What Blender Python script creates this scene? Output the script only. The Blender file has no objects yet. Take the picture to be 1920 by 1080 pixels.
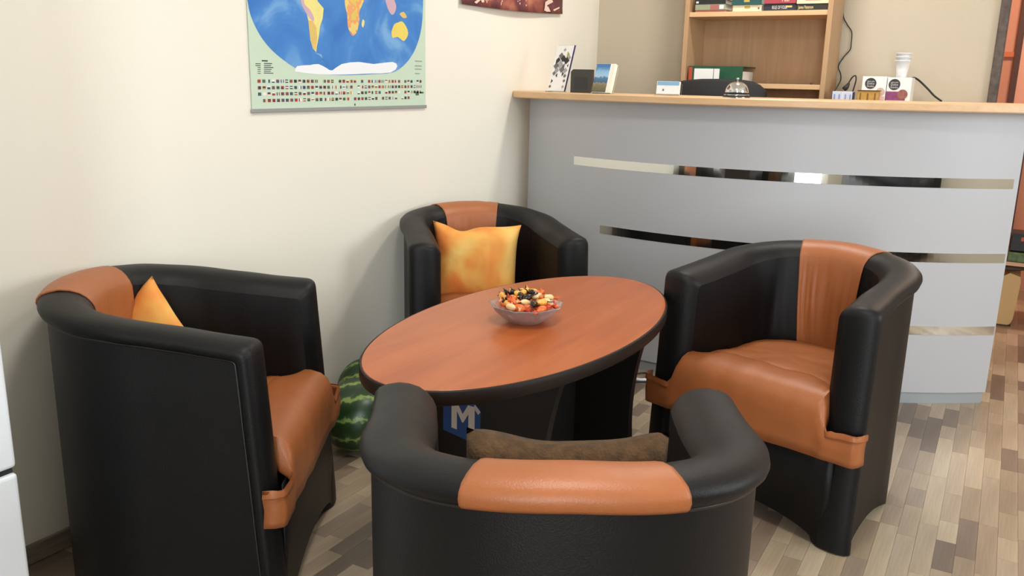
import bpy, bmesh, math, random
import numpy as np
from mathutils import Vector, Matrix, noise

S = bpy.context.scene
COL = S.collection
random.seed(7)

# ------------------------------------------------------------------ camera
F_PX = 1610.0
VPV = (815.0, 7185.0)            # vanishing point of the verticals
CAM = np.array([0.0, 0.0, 1.22])
_down = np.array([VPV[0]-960, VPV[1]-540, F_PX]); _down /= np.linalg.norm(_down)
_up = -_down
_fw = np.array([0, 0, 1.0]); _fh = _fw-_fw.dot(_up)*_up; _fh /= np.linalg.norm(_fh)
_rh = np.cross(_down, _fh)
YAW = math.radians(29.57)
_yv = math.cos(YAW)*_fh+math.sin(YAW)*_rh
_xv = math.cos(YAW)*_rh-math.sin(YAW)*_fh
ROT = np.array([_xv, _yv, _up])


def ray(u, v):
    d = np.array([u-960, v-540, F_PX]); return ROT@d/np.linalg.norm(d)


def onz(u, v, z): d = ray(u, v); return CAM+d*(z-CAM[2])/d[2]
def onx(u, v, x): d = ray(u, v); return CAM+d*(x-CAM[0])/d[0]
def ony(u, v, y): d = ray(u, v); return CAM+d*(y-CAM[1])/d[1]


def proj(P):
    q = ROT.T@(np.asarray(P, float)-CAM)
    return 960+F_PX*q[0]/q[2], 540+F_PX*q[1]/q[2], q[2]


cd = bpy.data.cameras.new('camera'); cam = bpy.data.objects.new('camera', cd); COL.objects.link(cam)
cr, cu, cb = ROT@np.array([1, 0, 0]), ROT@np.array([0, -1, 0]), ROT@np.array([0, 0, -1])
cam.matrix_world = Matrix(((cr[0], cu[0], cb[0], CAM[0]), (cr[1], cu[1], cb[1], CAM[1]),
                           (cr[2], cu[2], cb[2], CAM[2]), (0, 0, 0, 1)))
cd.sensor_width = 36; cd.lens = F_PX/1920*36; cd.clip_start = .02
S.camera = cam

# ------------------------------------------------------------------ world, lights, exposure
W = bpy.data.worlds.new('world'); S.world = W; W.use_nodes = True
W.node_tree.nodes['Background'].inputs[0].default_value = (.85, .93, 1, 1)
W.node_tree.nodes['Background'].inputs[1].default_value = 1.0
S.view_settings.view_transform = 'Standard'; S.view_settings.look = 'None'
S.view_settings.gamma = 1; S.view_settings.use_curve_mapping = False
S.view_settings.exposure = 0.0


def area(name, loc, target, size, power, color, sy=None, spread=None):
    l = bpy.data.lights.new(name, 'AREA'); l.energy = power; l.color = color
    l.shape = 'RECTANGLE' if sy else 'DISK'; l.size = size
    if sy: l.size_y = sy
    if spread: l.spread = math.radians(spread)
    o = bpy.data.objects.new(name, l); COL.objects.link(o); o.location = loc
    d = Vector(target)-Vector(loc); o.rotation_euler = d.to_track_quat('-Z', 'Y').to_euler()
    return o


area('ceiling_lamp_counter', (-.90, 3.50, 2.58), (-.90, 3.50, 0), .30, 21, (1, .96, .90))
area('fill_lamp_lounge', (-.45, 1.1, 2.58), (-.45, 1.1, 0), .45, 23, (1, .98, .94))  # unseen fill lamp, added to brighten the lounge and left wall
area('window_daylight', (1.08, -2.38, 1.25), (-.4, 3.0, .75), .9, 80, (.90, .95, 1), 2.0)
area('fill_daylight_right', (2.52, 2.35, 1.55), (-.6, 2.6, .8), 1.2, 40, (.90, .95, 1), 1.1)  # added fill from the right, brightens the counter towards that end
area('next_room_lamp', (.25, 5.3, 2.4), (.25, 5.3, 0), .3, 26, (1, .74, .56))

# ------------------------------------------------------------------ materials
def lin(c):
    return tuple(((v/255)/12.92 if v/255 <= .04045 else ((v/255+.055)/1.055)**2.4) for v in c)+(1,)


def mat(name, rgb, rough=.5, metal=0.0, bump=0, bscale=200, var=0, vscale=5, spec=.5, **kw):
    m = bpy.data.materials.new(name); m.use_nodes = True; nt = m.node_tree
    b = nt.nodes['Principled BSDF']; c = lin(rgb)
    b.inputs['Base Color'].default_value = c; b.inputs['Roughness'].default_value = rough
    b.inputs['Metallic'].default_value = metal; b.inputs['Specular IOR Level'].default_value = spec
    for k, v in kw.items(): b.inputs[k.replace('_', ' ')].default_value = v
    tc = nt.nodes.new('ShaderNodeTexCoord')
    if var:
        n = nt.nodes.new('ShaderNodeTexNoise'); n.inputs['Scale'].default_value = vscale; n.inputs['Detail'].default_value = 6
        nt.links.new(tc.outputs['Object'], n.inputs['Vector'])
        r = nt.nodes.new('ShaderNodeValToRGB')
        r.color_ramp.elements[0].position = .3; r.color_ramp.elements[1].position = .7
        r.color_ramp.elements[0].color = tuple(x*(1-var) for x in c[:3])+(1,)
        r.color_ramp.elements[1].color = tuple(min(1, x*(1+var)) for x in c[:3])+(1,)
        nt.links.new(n.outputs['Fac'], r.inputs[0]); nt.links.new(r.outputs[0], b.inputs['Base Color'])
    if bump:
        n2 = nt.nodes.new('ShaderNodeTexNoise'); n2.inputs['Scale'].default_value = bscale; n2.inputs['Detail'].default_value = 3
        nt.links.new(tc.outputs['Object'], n2.inputs['Vector'])
        bp = nt.nodes.new('ShaderNodeBump'); bp.inputs['Strength'].default_value = bump; bp.inputs['Distance'].default_value = .003
        nt.links.new(n2.outputs['Fac'], bp.inputs['Height']); nt.links.new(bp.outputs[0], b.inputs['Normal'])
    return m


def ramp(nt, src, stops):
    r = nt.nodes.new('ShaderNodeValToRGB'); cr_ = r.color_ramp
    while len(cr_.elements) < len(stops): cr_.elements.new(.5)
    for e, (p, c) in zip(cr_.elements, stops): e.position = p; e.color = lin(c)
    nt.links.new(src, r.inputs[0]); return r


def wood(name, stops, axis=1, scale=1.0, rough=.35, stretch=14, nscale=4.0, bump=.03):
    m = bpy.data.materials.new(name); m.use_nodes = True; nt = m.node_tree; b = nt.nodes['Principled BSDF']
    tc = nt.nodes.new('ShaderNodeTexCoord'); mp = nt.nodes.new('ShaderNodeMapping')
    s = [stretch*scale]*3; s[axis] = scale; mp.inputs['Scale'].default_value = s
    n = nt.nodes.new('ShaderNodeTexNoise'); n.inputs['Scale'].default_value = nscale; n.inputs['Detail'].default_value = 8
    n.inputs['Roughness'].default_value = .6; n.inputs['Distortion'].default_value = .6
    nt.links.new(tc.outputs['Object'], mp.inputs[0]); nt.links.new(mp.outputs[0], n.inputs['Vector'])
    r = ramp(nt, n.outputs['Fac'], stops)
    nt.links.new(r.outputs[0], b.inputs['Base Color']); b.inputs['Roughness'].default_value = rough
    if bump:
        bp = nt.nodes.new('ShaderNodeBump'); bp.inputs['Strength'].default_value = bump; bp.inputs['Distance'].default_value = .002
        nt.links.new(n.outputs['Fac'], bp.inputs['Height']); nt.links.new(bp.outputs[0], b.inputs['Normal'])
    return m


M = {}
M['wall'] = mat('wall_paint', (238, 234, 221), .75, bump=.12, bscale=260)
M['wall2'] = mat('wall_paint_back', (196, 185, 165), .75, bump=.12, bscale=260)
M['ceil'] = mat('ceiling_paint', (245, 243, 236), .9)
M['orange_wall'] = mat('orange_wall_paint', (196, 142, 116), .7, var=.08, vscale=2)
M['black'] = mat('black_leather', (14, 14, 15), .47, bump=.22, bscale=420, var=.12, vscale=9, spec=.28)
M['orange'] = mat('orange_leather', (162, 95, 52), .44, bump=.18, bscale=330, var=.09, vscale=6, spec=.5)
M['piping'] = mat('black_piping', (22, 22, 23), .45)
M['table'] = wood('cherry_laminate', [(.25, (158, 80, 36)), (.5, (172, 90, 42)), (.75, (184, 101, 51))], 1, 1.0, .30, 9, 2.2, .0)
M['table_edge'] = mat('dark_edge_band', (30, 22, 18), .5, spec=.25)
M['table_black'] = mat('black_laminate', (17, 15, 15), .45)
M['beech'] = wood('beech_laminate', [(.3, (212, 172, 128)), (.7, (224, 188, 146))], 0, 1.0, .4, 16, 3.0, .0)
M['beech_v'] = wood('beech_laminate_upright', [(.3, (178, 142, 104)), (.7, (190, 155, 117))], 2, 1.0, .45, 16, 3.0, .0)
M['silver'] = mat('silver_laminate', (184, 185, 189), .5, metal=.08, spec=.4)
M['kick'] = mat('grey_kick_plate', (160, 166, 170), .4, metal=.2)
M['mirror'] = mat('mirror_strip', (222, 222, 218), .06, metal=1.0)
M['chrome'] = mat('chrome', (225, 225, 225), .10, metal=1.0)
M['blackplastic'] = mat('black_plastic', (24, 24, 26), .45)
M['darkgrey'] = mat('dark_grey_fabric', (40, 40, 42), .8, bump=.2, bscale=300)
M['white'] = mat('white_plastic', (236, 238, 240), .4)
M['fridge'] = mat('white_enamel', (226, 231, 236), .35)
M['gap'] = mat('dark_gap', (40, 42, 46), .6)
M['paper'] = mat('white_paper', (242, 242, 240), .6)
M['glass'] = mat('bowl_glass', (250, 242, 244), .10, Transmission_Weight=.82, IOR=1.35)
M['acrylic'] = mat('clear_acrylic', (250, 252, 252), .05, Transmission_Weight=1.0, IOR=1.2)
M['jamb'] = mat('dark_door_frame', (92, 82, 76), .75, bump=.5, bscale=90, var=.3, vscale=40)
M['trim'] = mat('dark_trim', (74, 44, 32), .5)
M['tan_trim'] = mat('pinkish_panel', (224, 168, 146), .6)
M['basebd'] = wood('grey_wood_baseboard', [(.3, (112, 101, 90)), (.7, (150, 138, 124))], 1, 1.0, .5, 12, 4)


def flat(name, rgb, rough=.6, **k):
    return mat(name, rgb, rough, **k)


# ------------------------------------------------------------------ mesh helpers
def setprops(o, label=None, cat=None, group=None, kind=None):
    if label: o['label'] = label
    if cat: o['category'] = cat
    if group: o['group'] = group
    if kind: o['kind'] = kind
    return o


def link(name, me, parent=None, mats=None):
    o = bpy.data.objects.new(name, me); COL.objects.link(o)
    if parent: o.parent = parent
    if mats is not None:
        for m in (mats if isinstance(mats, (list, tuple)) else [mats]):
            me.materials.append(m)
    return o


def from_py(name, V, Fc, mats, parent=None, smooth=False, mi=None):
    me = bpy.data.meshes.new(name); me.from_pydata([tuple(map(float, v)) for v in V], [], Fc); me.update()
    o = link(name, me, parent, mats)
    if mi: me.polygons.foreach_set('material_index', mi)
    if smooth: me.polygons.foreach_set('use_smooth', [True]*len(me.polygons))
    return o


def from_bm(name, bm, mats, parent=None, smooth=False):
    bmesh.ops.recalc_face_normals(bm, faces=bm.faces)
    me = bpy.data.meshes.new(name); bm.to_mesh(me); bm.free()
    if smooth:
        me.polygons.foreach_set('use_smooth', [True]*len(me.polygons))
    return link(name, me, parent, mats)


def empty(name, loc, rz=0, **k):
    o = bpy.data.objects.new(name, None); COL.objects.link(o); o.location = loc; o.rotation_euler = (0, 0, rz)
    o.empty_display_size = .05
    return setprops(o, **k)


def bm_box(bm, x0, x1, y0, y1, z0, z1, bev=0, seg=2):
    r = bmesh.ops.create_cube(bm, size=1)
    for v in r['verts']:
        v.co = Vector(((x0+x1)/2+v.co.x*(x1-x0), (y0+y1)/2+v.co.y*(y1-y0), (z0+z1)/2+v.co.z*(z1-z0)))
    if bev:
        es = {e for v in r['verts'] for e in v.link_edges}
        bmesh.ops.bevel(bm, geom=list(es), offset=bev, segments=seg, affect='EDGES', profile=.5)


def box(name, x0, x1, y0, y1, z0, z1, m, parent=None, bev=0, seg=2):
    bm = bmesh.new(); bm_box(bm, x0, x1, y0, y1, z0, z1, bev, seg); return from_bm(name, bm, m, parent)


def lathe(name, prof, m, parent=None, n=40, mod=None):
    V = []; Fc = []
    for (r, z) in prof:
        for i in range(n):
            a = 2*math.pi*i/n; k = mod(a, r, z) if mod else 1
            V.append((r*k*math.cos(a), r*k*math.sin(a), z))
    for j in range(len(prof)-1):
        for i in range(n):
            Fc.append((j*n+i, j*n+(i+1) % n, (j+1)*n+(i+1) % n, (j+1)*n+i))
    if prof[0][0] > 1e-4: Fc.append(tuple(range(n))[::-1])
    if prof[-1][0] > 1e-4: Fc.append(tuple((len(prof)-1)*n+i for i in range(n)))
    return from_py(name, V, Fc, m, parent, True)


def smooth_path(pts, k=8):
    P = [Vector(p) for p in pts]; out = []
    for i in range(len(P)-1):
        p0 = P[max(i-1, 0)]; p1 = P[i]; p2 = P[i+1]; p3 = P[min(i+2, len(P)-1)]
        for j in range(k):
            t = j/k
            out.append(.5*((2*p1)+(p2-p0)*t+(2*p0-5*p1+4*p2-p3)*t*t+(3*p1-p0-3*p2+p3)*t**3))
    out.append(P[-1]); return out


def tube(name, pts, r, m, parent=None, n=8, k=8, radii=None):
    P = smooth_path(pts, k); V = []; Fc = []
    up = Vector((.13, .27, .95))
    for i, p in enumerate(P):
        t = (P[min(i+1, len(P)-1)]-P[max(i-1, 0)]).normalized()
        a = t.cross(up).normalized(); b = t.cross(a).normalized()
        rr = r if radii is None else np.interp(i/(len(P)-1), np.linspace(0, 1, len(radii)), radii)
        for j in range(n):
            an = 2*math.pi*j/n; V.append(p+a*math.cos(an)*rr+b*math.sin(an)*rr)
    for i in range(len(P)-1):
        for j in range(n):
            Fc.append((i*n+j, i*n+(j+1) % n, (i+1)*n+(j+1) % n, (i+1)*n+j))
    Fc.append(tuple(range(n))[::-1]); Fc.append(tuple((len(P)-1)*n+j for j in range(n)))
    return from_py(name, V, Fc, m, parent, True)


def text(name, s, size, m, parent, matrix, width=None, extr=.0003):
    c = bpy.data.curves.new(name, 'FONT'); c.body = s; c.size = size; c.extrude = extr
    c.align_x = 'CENTER'; c.align_y = 'CENTER'; c.resolution_u = 2
    t = bpy.data.objects.new(name, c); COL.objects.link(t)
    dg = bpy.context.evaluated_depsgraph_get(); me = bpy.data.meshes.new_from_object(t.evaluated_get(dg))
    bpy.data.objects.remove(t); bpy.data.curves.remove(c)
    if width:
        xs = [v.co.x for v in me.vertices]
        if xs:
            k = width/(max(xs)-min(xs))
            for v in me.vertices: v.co.x *= k
    me.transform(matrix)
    me.materials.clear()
    return link(name, me, parent, m)


def poly(name, pts, m, parent=None):
    return from_py(name, pts, [tuple(range(len(pts)))], m, parent)


# ------------------------------------------------------------------ the room
XL, YB, ZC = -2.008, 4.42, 2.62
XR, YF = 2.6, -2.5
def struct(o): o['kind'] = 'structure'; return o

struct(box('wall_left', XL-.12, XL, YF-.1, YB+.12, 0, ZC, M['wall']))
wb = empty('wall_back', (0, 0, 0), kind='structure')
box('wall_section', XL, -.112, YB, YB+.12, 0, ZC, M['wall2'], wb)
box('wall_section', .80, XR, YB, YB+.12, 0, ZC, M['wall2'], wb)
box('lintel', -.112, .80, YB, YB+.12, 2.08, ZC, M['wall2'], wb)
wr = empty('wall_right', (0, 0, 0), kind='structure')
box('wall_section', XR, XR+.12, YF-.1, 1.70, 0, ZC, M['wall'], wr); box('wall_section', XR, XR+.12, 3.0, YB+.12, 0, ZC, M['wall'], wr)
box('wall_section', XR, XR+.12, 1.70, 3.0, 0, .95, M['wall'], wr); box('lintel', XR, XR+.12, 1.70, 3.0, 2.15, ZC, M['wall'], wr)  # sill and lintel around the added window opening
wf = empty('wall_front', (0, 0, 0), kind='structure')
box('wall_section', XL, .60, YF-.12, YF, 0, ZC, M['wall'], wf)
box('wall_section', 1.56, XR, YF-.12, YF, 0, ZC, M['wall'], wf)
box('lintel', .60, 1.56, YF-.12, YF, 2.2, ZC, M['wall'], wf)
struct(box('ceiling', XL-.12, XR+.12, YF-.12, 6.7, ZC, ZC+.1, M['ceil']))
bbd = struct(box('baseboard_left', XL, XL+.012, YF, YB, .0045, .056, M['basebd'], None, .002, 1))
struct(box('baseboard_back', XL+.012, -.115, YB-.012, YB, .0045, .056, wood('grey_wood_baseboard_x', [(.3, (112, 101, 90)), (.7, (150, 138, 124))], 0, 1, .5, 12, 4), None, .002, 1))
# next room beyond the doorway
struct(box('wall_next_room', -1.2, 1.6, 6.2, 6.3, 0, ZC, M['orange_wall']))
struct(box('wall_next_room_left', -.62, -.5, YB+.12, 6.2, 0, ZC, M['orange_wall']))
struct(box('wall_next_room_right', 1.5, 1.6, YB+.12, 6.2, 0, ZC, M['orange_wall']))
# door frame (dark weathered timber) with orange door leaf swung into the next room
d1 = empty('door_1', (0, 0, 0), kind='structure')
box('door_jamb', -.112, -.075, YB-.022, YB+.14, 0, 2.10, M['jamb'], d1, .004, 1)
box('door_jamb', .763, .80, YB-.022, YB+.14, 0, 2.10, M['jamb'], d1, .004, 1)
box('door_head', -.075, .763, YB-.022, YB+.14, 2.06, 2.10, M['jamb'], d1, .004, 1)
# dark upright and pinkish panel on the far wall seen through the doorway
struct(box('trim_1', -.045, -.012, 6.165, 6.2, 0, 2.1, M['trim']))
struct(box('trim_2', -.012, .06, 6.18, 6.2, 0, 2.1, M['tan_trim']))
struct(box('trim_3', .06, .09, 6.165, 6.2, 0, 2.1, M['trim']))
struct(box('trim_4', -.24, -.045, 6.18, 6.2, 1.42, 1.45, mat('orange_rail', (196, 112, 70), .6)))
# glazed terrace door behind the camera: daylight comes in here
w1 = empty('window_1', (0, 0, 0), kind='structure')
for (a, b, c, d) in ((.60, .66, .005, 2.2), (1.50, 1.56, .005, 2.2), (.66, 1.50, .005, .10), (.66, 1.50, 2.10, 2.2)):
    box('window_frame', a, b, YF-.09, YF-.02, c, d, M['white'], w1)
gl = mat('window_light', (235, 244, 255), .3); gl.node_tree.nodes['Principled BSDF'].inputs['Emission Color'].default_value = (.9, .96, 1, 1)
gl.node_tree.nodes['Principled BSDF'].inputs['Emission Strength'].default_value = 3.0
box('window_pane', .66, 1.50, YF-.06, YF-.05, .10, 2.10, gl, w1)

w2 = empty('added_window_right', (0, 0, 0), kind='structure')  # unseen window with glowing panes, added to carry the fill from the right
for (a, b, c, d) in ((1.70, 1.76, .95, 2.15), (2.94, 3.0, .95, 2.15), (1.76, 2.94, .95, 1.01), (1.76, 2.94, 2.09, 2.15), (2.32, 2.38, 1.01, 2.09)):
    box('window_frame', XR+.02, XR+.09, a, b, c, d, M['white'], w2)
for (a, b) in ((1.76, 2.32), (2.38, 2.94)): box('window_pane', XR+.05, XR+.06, a, b, 1.01, 2.09, gl, w2)

# ------------------------------------------------------------------ tub chairs
CH_W, CH_YF, CH_Y0, CH_B, CH_FL = .292, .275, -.02, .276, .028


def plan_poly():
    pts = []
    fl_ = lambda t: CH_W+CH_FL*((t-CH_Y0)/(CH_YF-CH_Y0))**1.5
    for t in np.linspace(CH_YF, CH_Y0, 24)[:-1]: pts.append((-fl_(t), t))
    for a in np.linspace(0, math.pi, 80):
        c, s = math.cos(a), math.sin(a); e = .86
        pts.append((-CH_W*math.copysign(abs(c)**e, c), CH_Y0-CH_B*abs(s)**e))
    for t in np.linspace(CH_Y0, CH_YF, 24)[1:]: pts.append((fl_(t), t))
    return np.array(pts)


PP = plan_poly()
_seg = np.r_[0, np.cumsum(np.hypot(*np.diff(PP, axis=0).T))]
PU = _seg-_seg[-1]/2; UF = _seg[-1]/2
_t = np.gradient(PP, axis=0); _t /= np.linalg.norm(_t, axis=1)[:, None]
_nrm = np.c_[-_t[:, 1], _t[:, 0]]       # inward normal (path runs left front -> back -> right front)
_k = np.ones(5)/5
for c_ in range(2): _nrm[:, c_] = np.convolve(np.pad(_nrm[:, c_], 2, mode='edge'), _k, 'valid')
_nrm /= np.linalg.norm(_nrm, axis=1)[:, None]


def CP(u, n, z):
    uu = min(max(u, -UF), UF)
    x = np.interp(uu, PU, PP[:, 0]); y = np.interp(uu, PU, PP[:, 1])
    nx = np.interp(uu, PU, _nrm[:, 0]); ny = np.interp(uu, PU, _nrm[:, 1])
    return Vector((x+n*nx, y+n*ny+(abs(u)-abs(uu)), z))


H_BACK, H_ARM, MH, US = .738, .664, .041, .141


def ztop(u):
    s = min(1, abs(u)/UF); return H_BACK-(H_BACK-H_ARM)*(s**1.5*(1.25-.25*s))


def ufront(z): return UF-.038*max(0, z-.05)/.61


PROF = [(n_, m_*MH/.060) for n_, m_ in [(.002, 0), (-.008, .003), (-.014, .012), (-.017, .025), (-.015, .038), (-.007, .050), (.008, .057),
        (.028, .060), (.048, .057), (.066, .049), (.080, .035), (.090, .018), (.096, .0)]]


def roll_line(m, cut=True):
    """polyline (u, z) at offset m from the seam: right half, from the back centre to the foot"""
    d = MH-m; out = []
    # corner
    uc = ufront(H_ARM)-d
    for _ in range(4):
        zc = ztop(uc)-d; uc = ufront(zc)-d
    zc = ztop(uc)-d
    rc = .010+.012*(m/MH)
    for t in np.linspace(0, 1, 40): out.append((t*(uc-rc), ztop(t*(uc-rc))-d))
    a = Vector((uc-rc, ztop(uc-rc)-d)); b = Vector((uc, zc)); c = Vector((ufront(zc-rc)-d, zc-rc))
    for t in (.2, .4, .6, .8): out.append(tuple((1-t)**2*a+2*t*(1-t)*b+t*t*c))
    for t in np.linspace(0, 1, 18):
        z = (zc-rc)*(1-t)+.004*t; out.append((ufront(z)-d, z))
    return out


def make_chair_meshes():
    D = {}
    lines = [roll_line(m) for _, m in PROF]; N = len(lines[0])
    full = [[(-u, z) for (u, z) in reversed(L)]+L[1:] for L in lines]; NF = len(full[0])
    # ---- rim roll : split left / right of the orange stripe is hidden under the stripe
    V = []; Fc = []; K = len(PROF)
    for i in range(NF):
        for k in range(K):
            u, z = full[k][i]; n = PROF[k][0]
            w = .0015*noise.noise(Vector((u*14, z*9, n*20)))
            V.append(CP(u, n+w, z+w))
    for i in range(NF-1):
        for k in range(K-1):
            Fc.append((i*K+k, i*K+k+1, (i+1)*K+k+1, (i+1)*K+k))
    Fc.append(tuple(range(K))); Fc.append(tuple((NF-1)*K+k for k in range(K))[::-1])
    D['rim_roll'] = (V, Fc)
    # ---- outer shell (n = 0 .. .012)
    V = []; Fc = []; nu, nz = 90, 10
    for i in range(nu+1):
        s = -1+2*i/nu
        for j in range(nz+1):
            # front boundary follows the front roll
            ub = (UF-.055); u = s*ub
            zb = .004+.030*max(0, math.sin(math.pi*min(1, max(0, (abs(s)-.52)/.40))))**.7*(abs(s) > .52)+.03*max(0, math.cos(math.pi*.5*min(1, abs(s)/.40)))**.6
            zt_ = ztop(u)-MH+.004
            z = zb+(zt_-zb)*j/nz
            uu = s*(ufront(z)-MH+.004)
            V.append(CP(uu, .0, z))
    for i in range(nu):
        for j in range(nz):
            a = i*(nz+1)+j; Fc.append((a, a+1, a+nz+2, a+nz+1))
    D['outer_shell'] = (V, Fc)
    # ---- piping along the seam
    L = [(-u, z) for (u, z) in reversed(roll_line(0))]+roll_line(0)[1:]
    P = [CP(u, -.0025, z) for u, z in L]
    V = []; Fc = []; n = 6
    for i, p in enumerate(P):
        t = (P[min(i+1, len(P)-1)]-P[max(i-1, 0)]).normalized(); a = t.cross(Vector((.1, .2, 1))).normalized()
        if t.cross(Vector((.1, .2, 1))).length < .25: a = t.cross(Vector((1, .3, 0))).normalized()
        b = t.cross(a).normalized()
        for j in range(n):
            an = 2*math.pi*j/n; V.append(p+(a*math.cos(an)+b*math.sin(an))*.0042)
    for i in range(len(P)-1):
        for j in range(n): Fc.append((i*n+j, i*n+(j+1) % n, (i+1)*n+(j+1) % n, (i+1)*n+j))
    D['seam_piping'] = (V, Fc)
    # ---- inner lining
    V = []; Fc = []; nu, nz = 120, 12
    for i in range(nu+1):
        s = -1+2*i/nu
        for j in range(nz+1):
            t = j/nz; u = s*(UF-.075)
            z = (ztop(u)-MH+.0005)*(1-t)+.36*t
            uu = s*(ufront(z)-MH+.0005)
            fold = .004*noise.noise(Vector((uu*22, z*3, 1.3)))*math.sin(math.pi*t)
            V.append(CP(uu, .0955+.007*math.sin(math.pi*t)*(1-s**6)+fold*(1-s**6), z))
    for i in range(nu):
        for j in range(nz):
            a = i*(nz+1)+j; Fc.append((a, a+nz+1, a+nz+2, a+1))
    D['inner_lining'] = (V, Fc)
    # ---- orange stripe over rim and down the inner back
    V = []; Fc = []; nu = 48; cols = []
    for i in range(nu+1):
        u = US*(-1+2*i/nu); col = []
        for k, (n, m) in enumerate(PROF):
            mm = max(m, .0015); off = .004
            # outward offset of the profile
            cn, cm = .036, .02; dn, dm = n-cn, mm-cm; l = math.hypot(dn, dm)+1e-6
            zz = ztop(u)-(MH-mm)
            wr = .0016*noise.noise(Vector((u*40, k*.25, 4.0)))
            col.append(CP(u, n+off*dn/l, zz+off*dm/l+wr*(m > .04)))
        for j in range(1, 15):
            t = j/14; z = (ztop(u)-MH)*(1-t)+.37*t
            f = noise.noise(Vector((u*34+2.0*t*u*6, z*2.2, 7.7)))
            fold = (.0055*f+.003*noise.noise(Vector((u*80, z*5, 2.2))))*math.sin(math.pi*min(1, t*1.05))
            squeeze = 1-.22*t
            col.append(CP(u*squeeze, .1005+.0095*math.sin(math.pi*t)+fold, z))
        cols.append(col)
    K = len(cols[0]); V = [p for c in cols for p in c]
    for i in range(nu):
        for k in range(K-1): Fc.append((i*K+k, i*K+k+1, (i+1)*K+k+1, (i+1)*K+k))
    D['back_stripe'] = (V, Fc)
    # ---- seat cushion
    B = []
    for s in np.linspace(-1, 1, 61):
        u = s*(UF-.09); p = CP(u, .098, 0); B.append((p.x, p.y))
    xe = B[-1][0]
    for x in np.linspace(xe, -xe, 14)[1:-1]: B.append((x, CH_YF-.075))
    cx, cy = 0, .03; V = []; Fc = []; nb = len(B); R = [0.02, .2, .4, .6, .75, .87, .95, 1.0]
    for r in R:
        for (x, y) in B:
            px, py = cx+(x-cx)*r, cy+(y-cy)*r
            front = max(0, (py-.05)/.15)
            edge = 1-r**5 if py < .12 else 1-(abs(px)/.2)**6*.6*r
            z = .405+.030*max(0, edge)+.006*noise.noise(Vector((px*9+py*5, py*16-px*10, 3)))-.012*max(0, (py-.155)/.045)**1.2
            V.append(Vector((px, py, z)))
    for j in range(len(R)-1):
        for i in range(nb):
            Fc.append((j*nb+i, j*nb+(i+1) % nb, (j+1)*nb+(i+1) % nb, (j+1)*nb+i))
    Fc.append(tuple(range(nb)))
    D['seat'] = (V, Fc)
    # ---- orange front flap, wraps around the arm fronts
    V = []; Fc = []; na = 72; yf = CH_YF
    base = [(yf-.16, -1), (yf-.10, -2), (yf-.055, .435), (yf-.02, .426), (yf+.002, .410), (yf+.013, .385), (yf+.016, .35), (yf+.015, .32), (yf+.013, .29), (yf+.012, .262)]
    for i in range(na+1):
        a = -1+2*i/na; ax = abs(a)
        if ax < .93: x = a/.93*.324; yb_ = 0
        else:
            q = (ax-.93)/.07; x = math.copysign(.324+.0145*math.sin(q*math.pi/2), a); yb_ = .045*q**1.5
        w = min(1, max(0, (abs(x)-.212)/.036)); w = w*w*(3-2*w)
        ztl = .436*(1-w)+(.347-.004*math.sin((abs(x)-.2)*40))*w
        for (y, z) in base:
            if z < 0:
                z = .405+.030*max(0, 1-(abs(x)/.2)**6*.6)+.006*noise.noise(Vector((x*9+y*5, y*16-x*10, 3)))+(-.006 if z == -1 else .003)
            z2 = z*(1-w)+(.262+(z-.262)*(ztl-.262)/(.436-.262))*w
            y2 = y*(1-w)+max(y, yf+.0125)*w
            rip = .0025*noise.noise(Vector((x*18, z*10, 5)))
            zz = z2-.006*(z < .27)*math.cos(x*5)
            V.append(Vector((x, y2-yb_+rip+.004*w, zz+.004*noise.noise(Vector((x*11, 2, 9)))*(z < .30))))
    K = len(base)
    for i in range(na):
        for k in range(K-1): Fc.append((i*K+k, (i+1)*K+k, (i+1)*K+k+1, i*K+k+1))
    D['seat_flap'] = (V, Fc)
    # ---- lower front panel with arched cut-out
    V = []; Fc = []; nx = 28
    for i in range(nx+1):
        x = -.272+.544*i/nx; s = abs(x)/.250
        zb = .008+.062*max(0, math.cos(math.pi/2*min(1, s*1.0)))**.55
        for (y, zf) in ((yf-.0005, 0), (yf-.0005, .5), (yf-.0005, 1.0)):
            V.append(Vector((x, y, zb+((.395 if abs(x) < .232 else .335)-zb)*zf)))
    for i in range(nx):
        for k in range(2): Fc.append((i*3+k, (i+1)*3+k, (i+1)*3+k+1, i*3+k+1))
    D['front_panel'] = (V, Fc)
    # ---- seat base board (closes the seat underneath)
    return D


CM = {}
for nm, (V, Fc) in make_chair_meshes().items():
    me = bpy.data.meshes.new('tub_chair_'+nm); me.from_pydata([tuple(v) for v in V], [], Fc); me.update()
    bm = bmesh.new(); bm.from_mesh(me); bmesh.ops.recalc_face_normals(bm, faces=bm.faces)
    if nm in ('front_panel', 'seat_flap', 'back_stripe'):
        test = max(bm.faces, key=lambda f: f.calc_center_median().z if nm == 'back_stripe' else f.calc_center_median().y)
        if (test.normal.z if nm == 'back_stripe' else test.normal.y) < 0: bmesh.ops.reverse_faces(bm, faces=bm.faces[:])
    bm.to_mesh(me); bm.free()
    me.polygons.foreach_set('use_smooth', [True]*len(me.polygons)); me.set_sharp_from_angle(angle=math.radians(48))
    me.materials.append(M['orange'] if nm in ('back_stripe', 'seat', 'seat_flap') else (M['piping'] if nm == 'seam_piping' else M['black']))
    CM[nm] = me
PLAB = {'back_stripe': 'orange leather stripe over the backrest', 'seat': 'orange leather seat cushion', 'seat_flap': 'orange leather front flap of the seat'}


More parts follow.
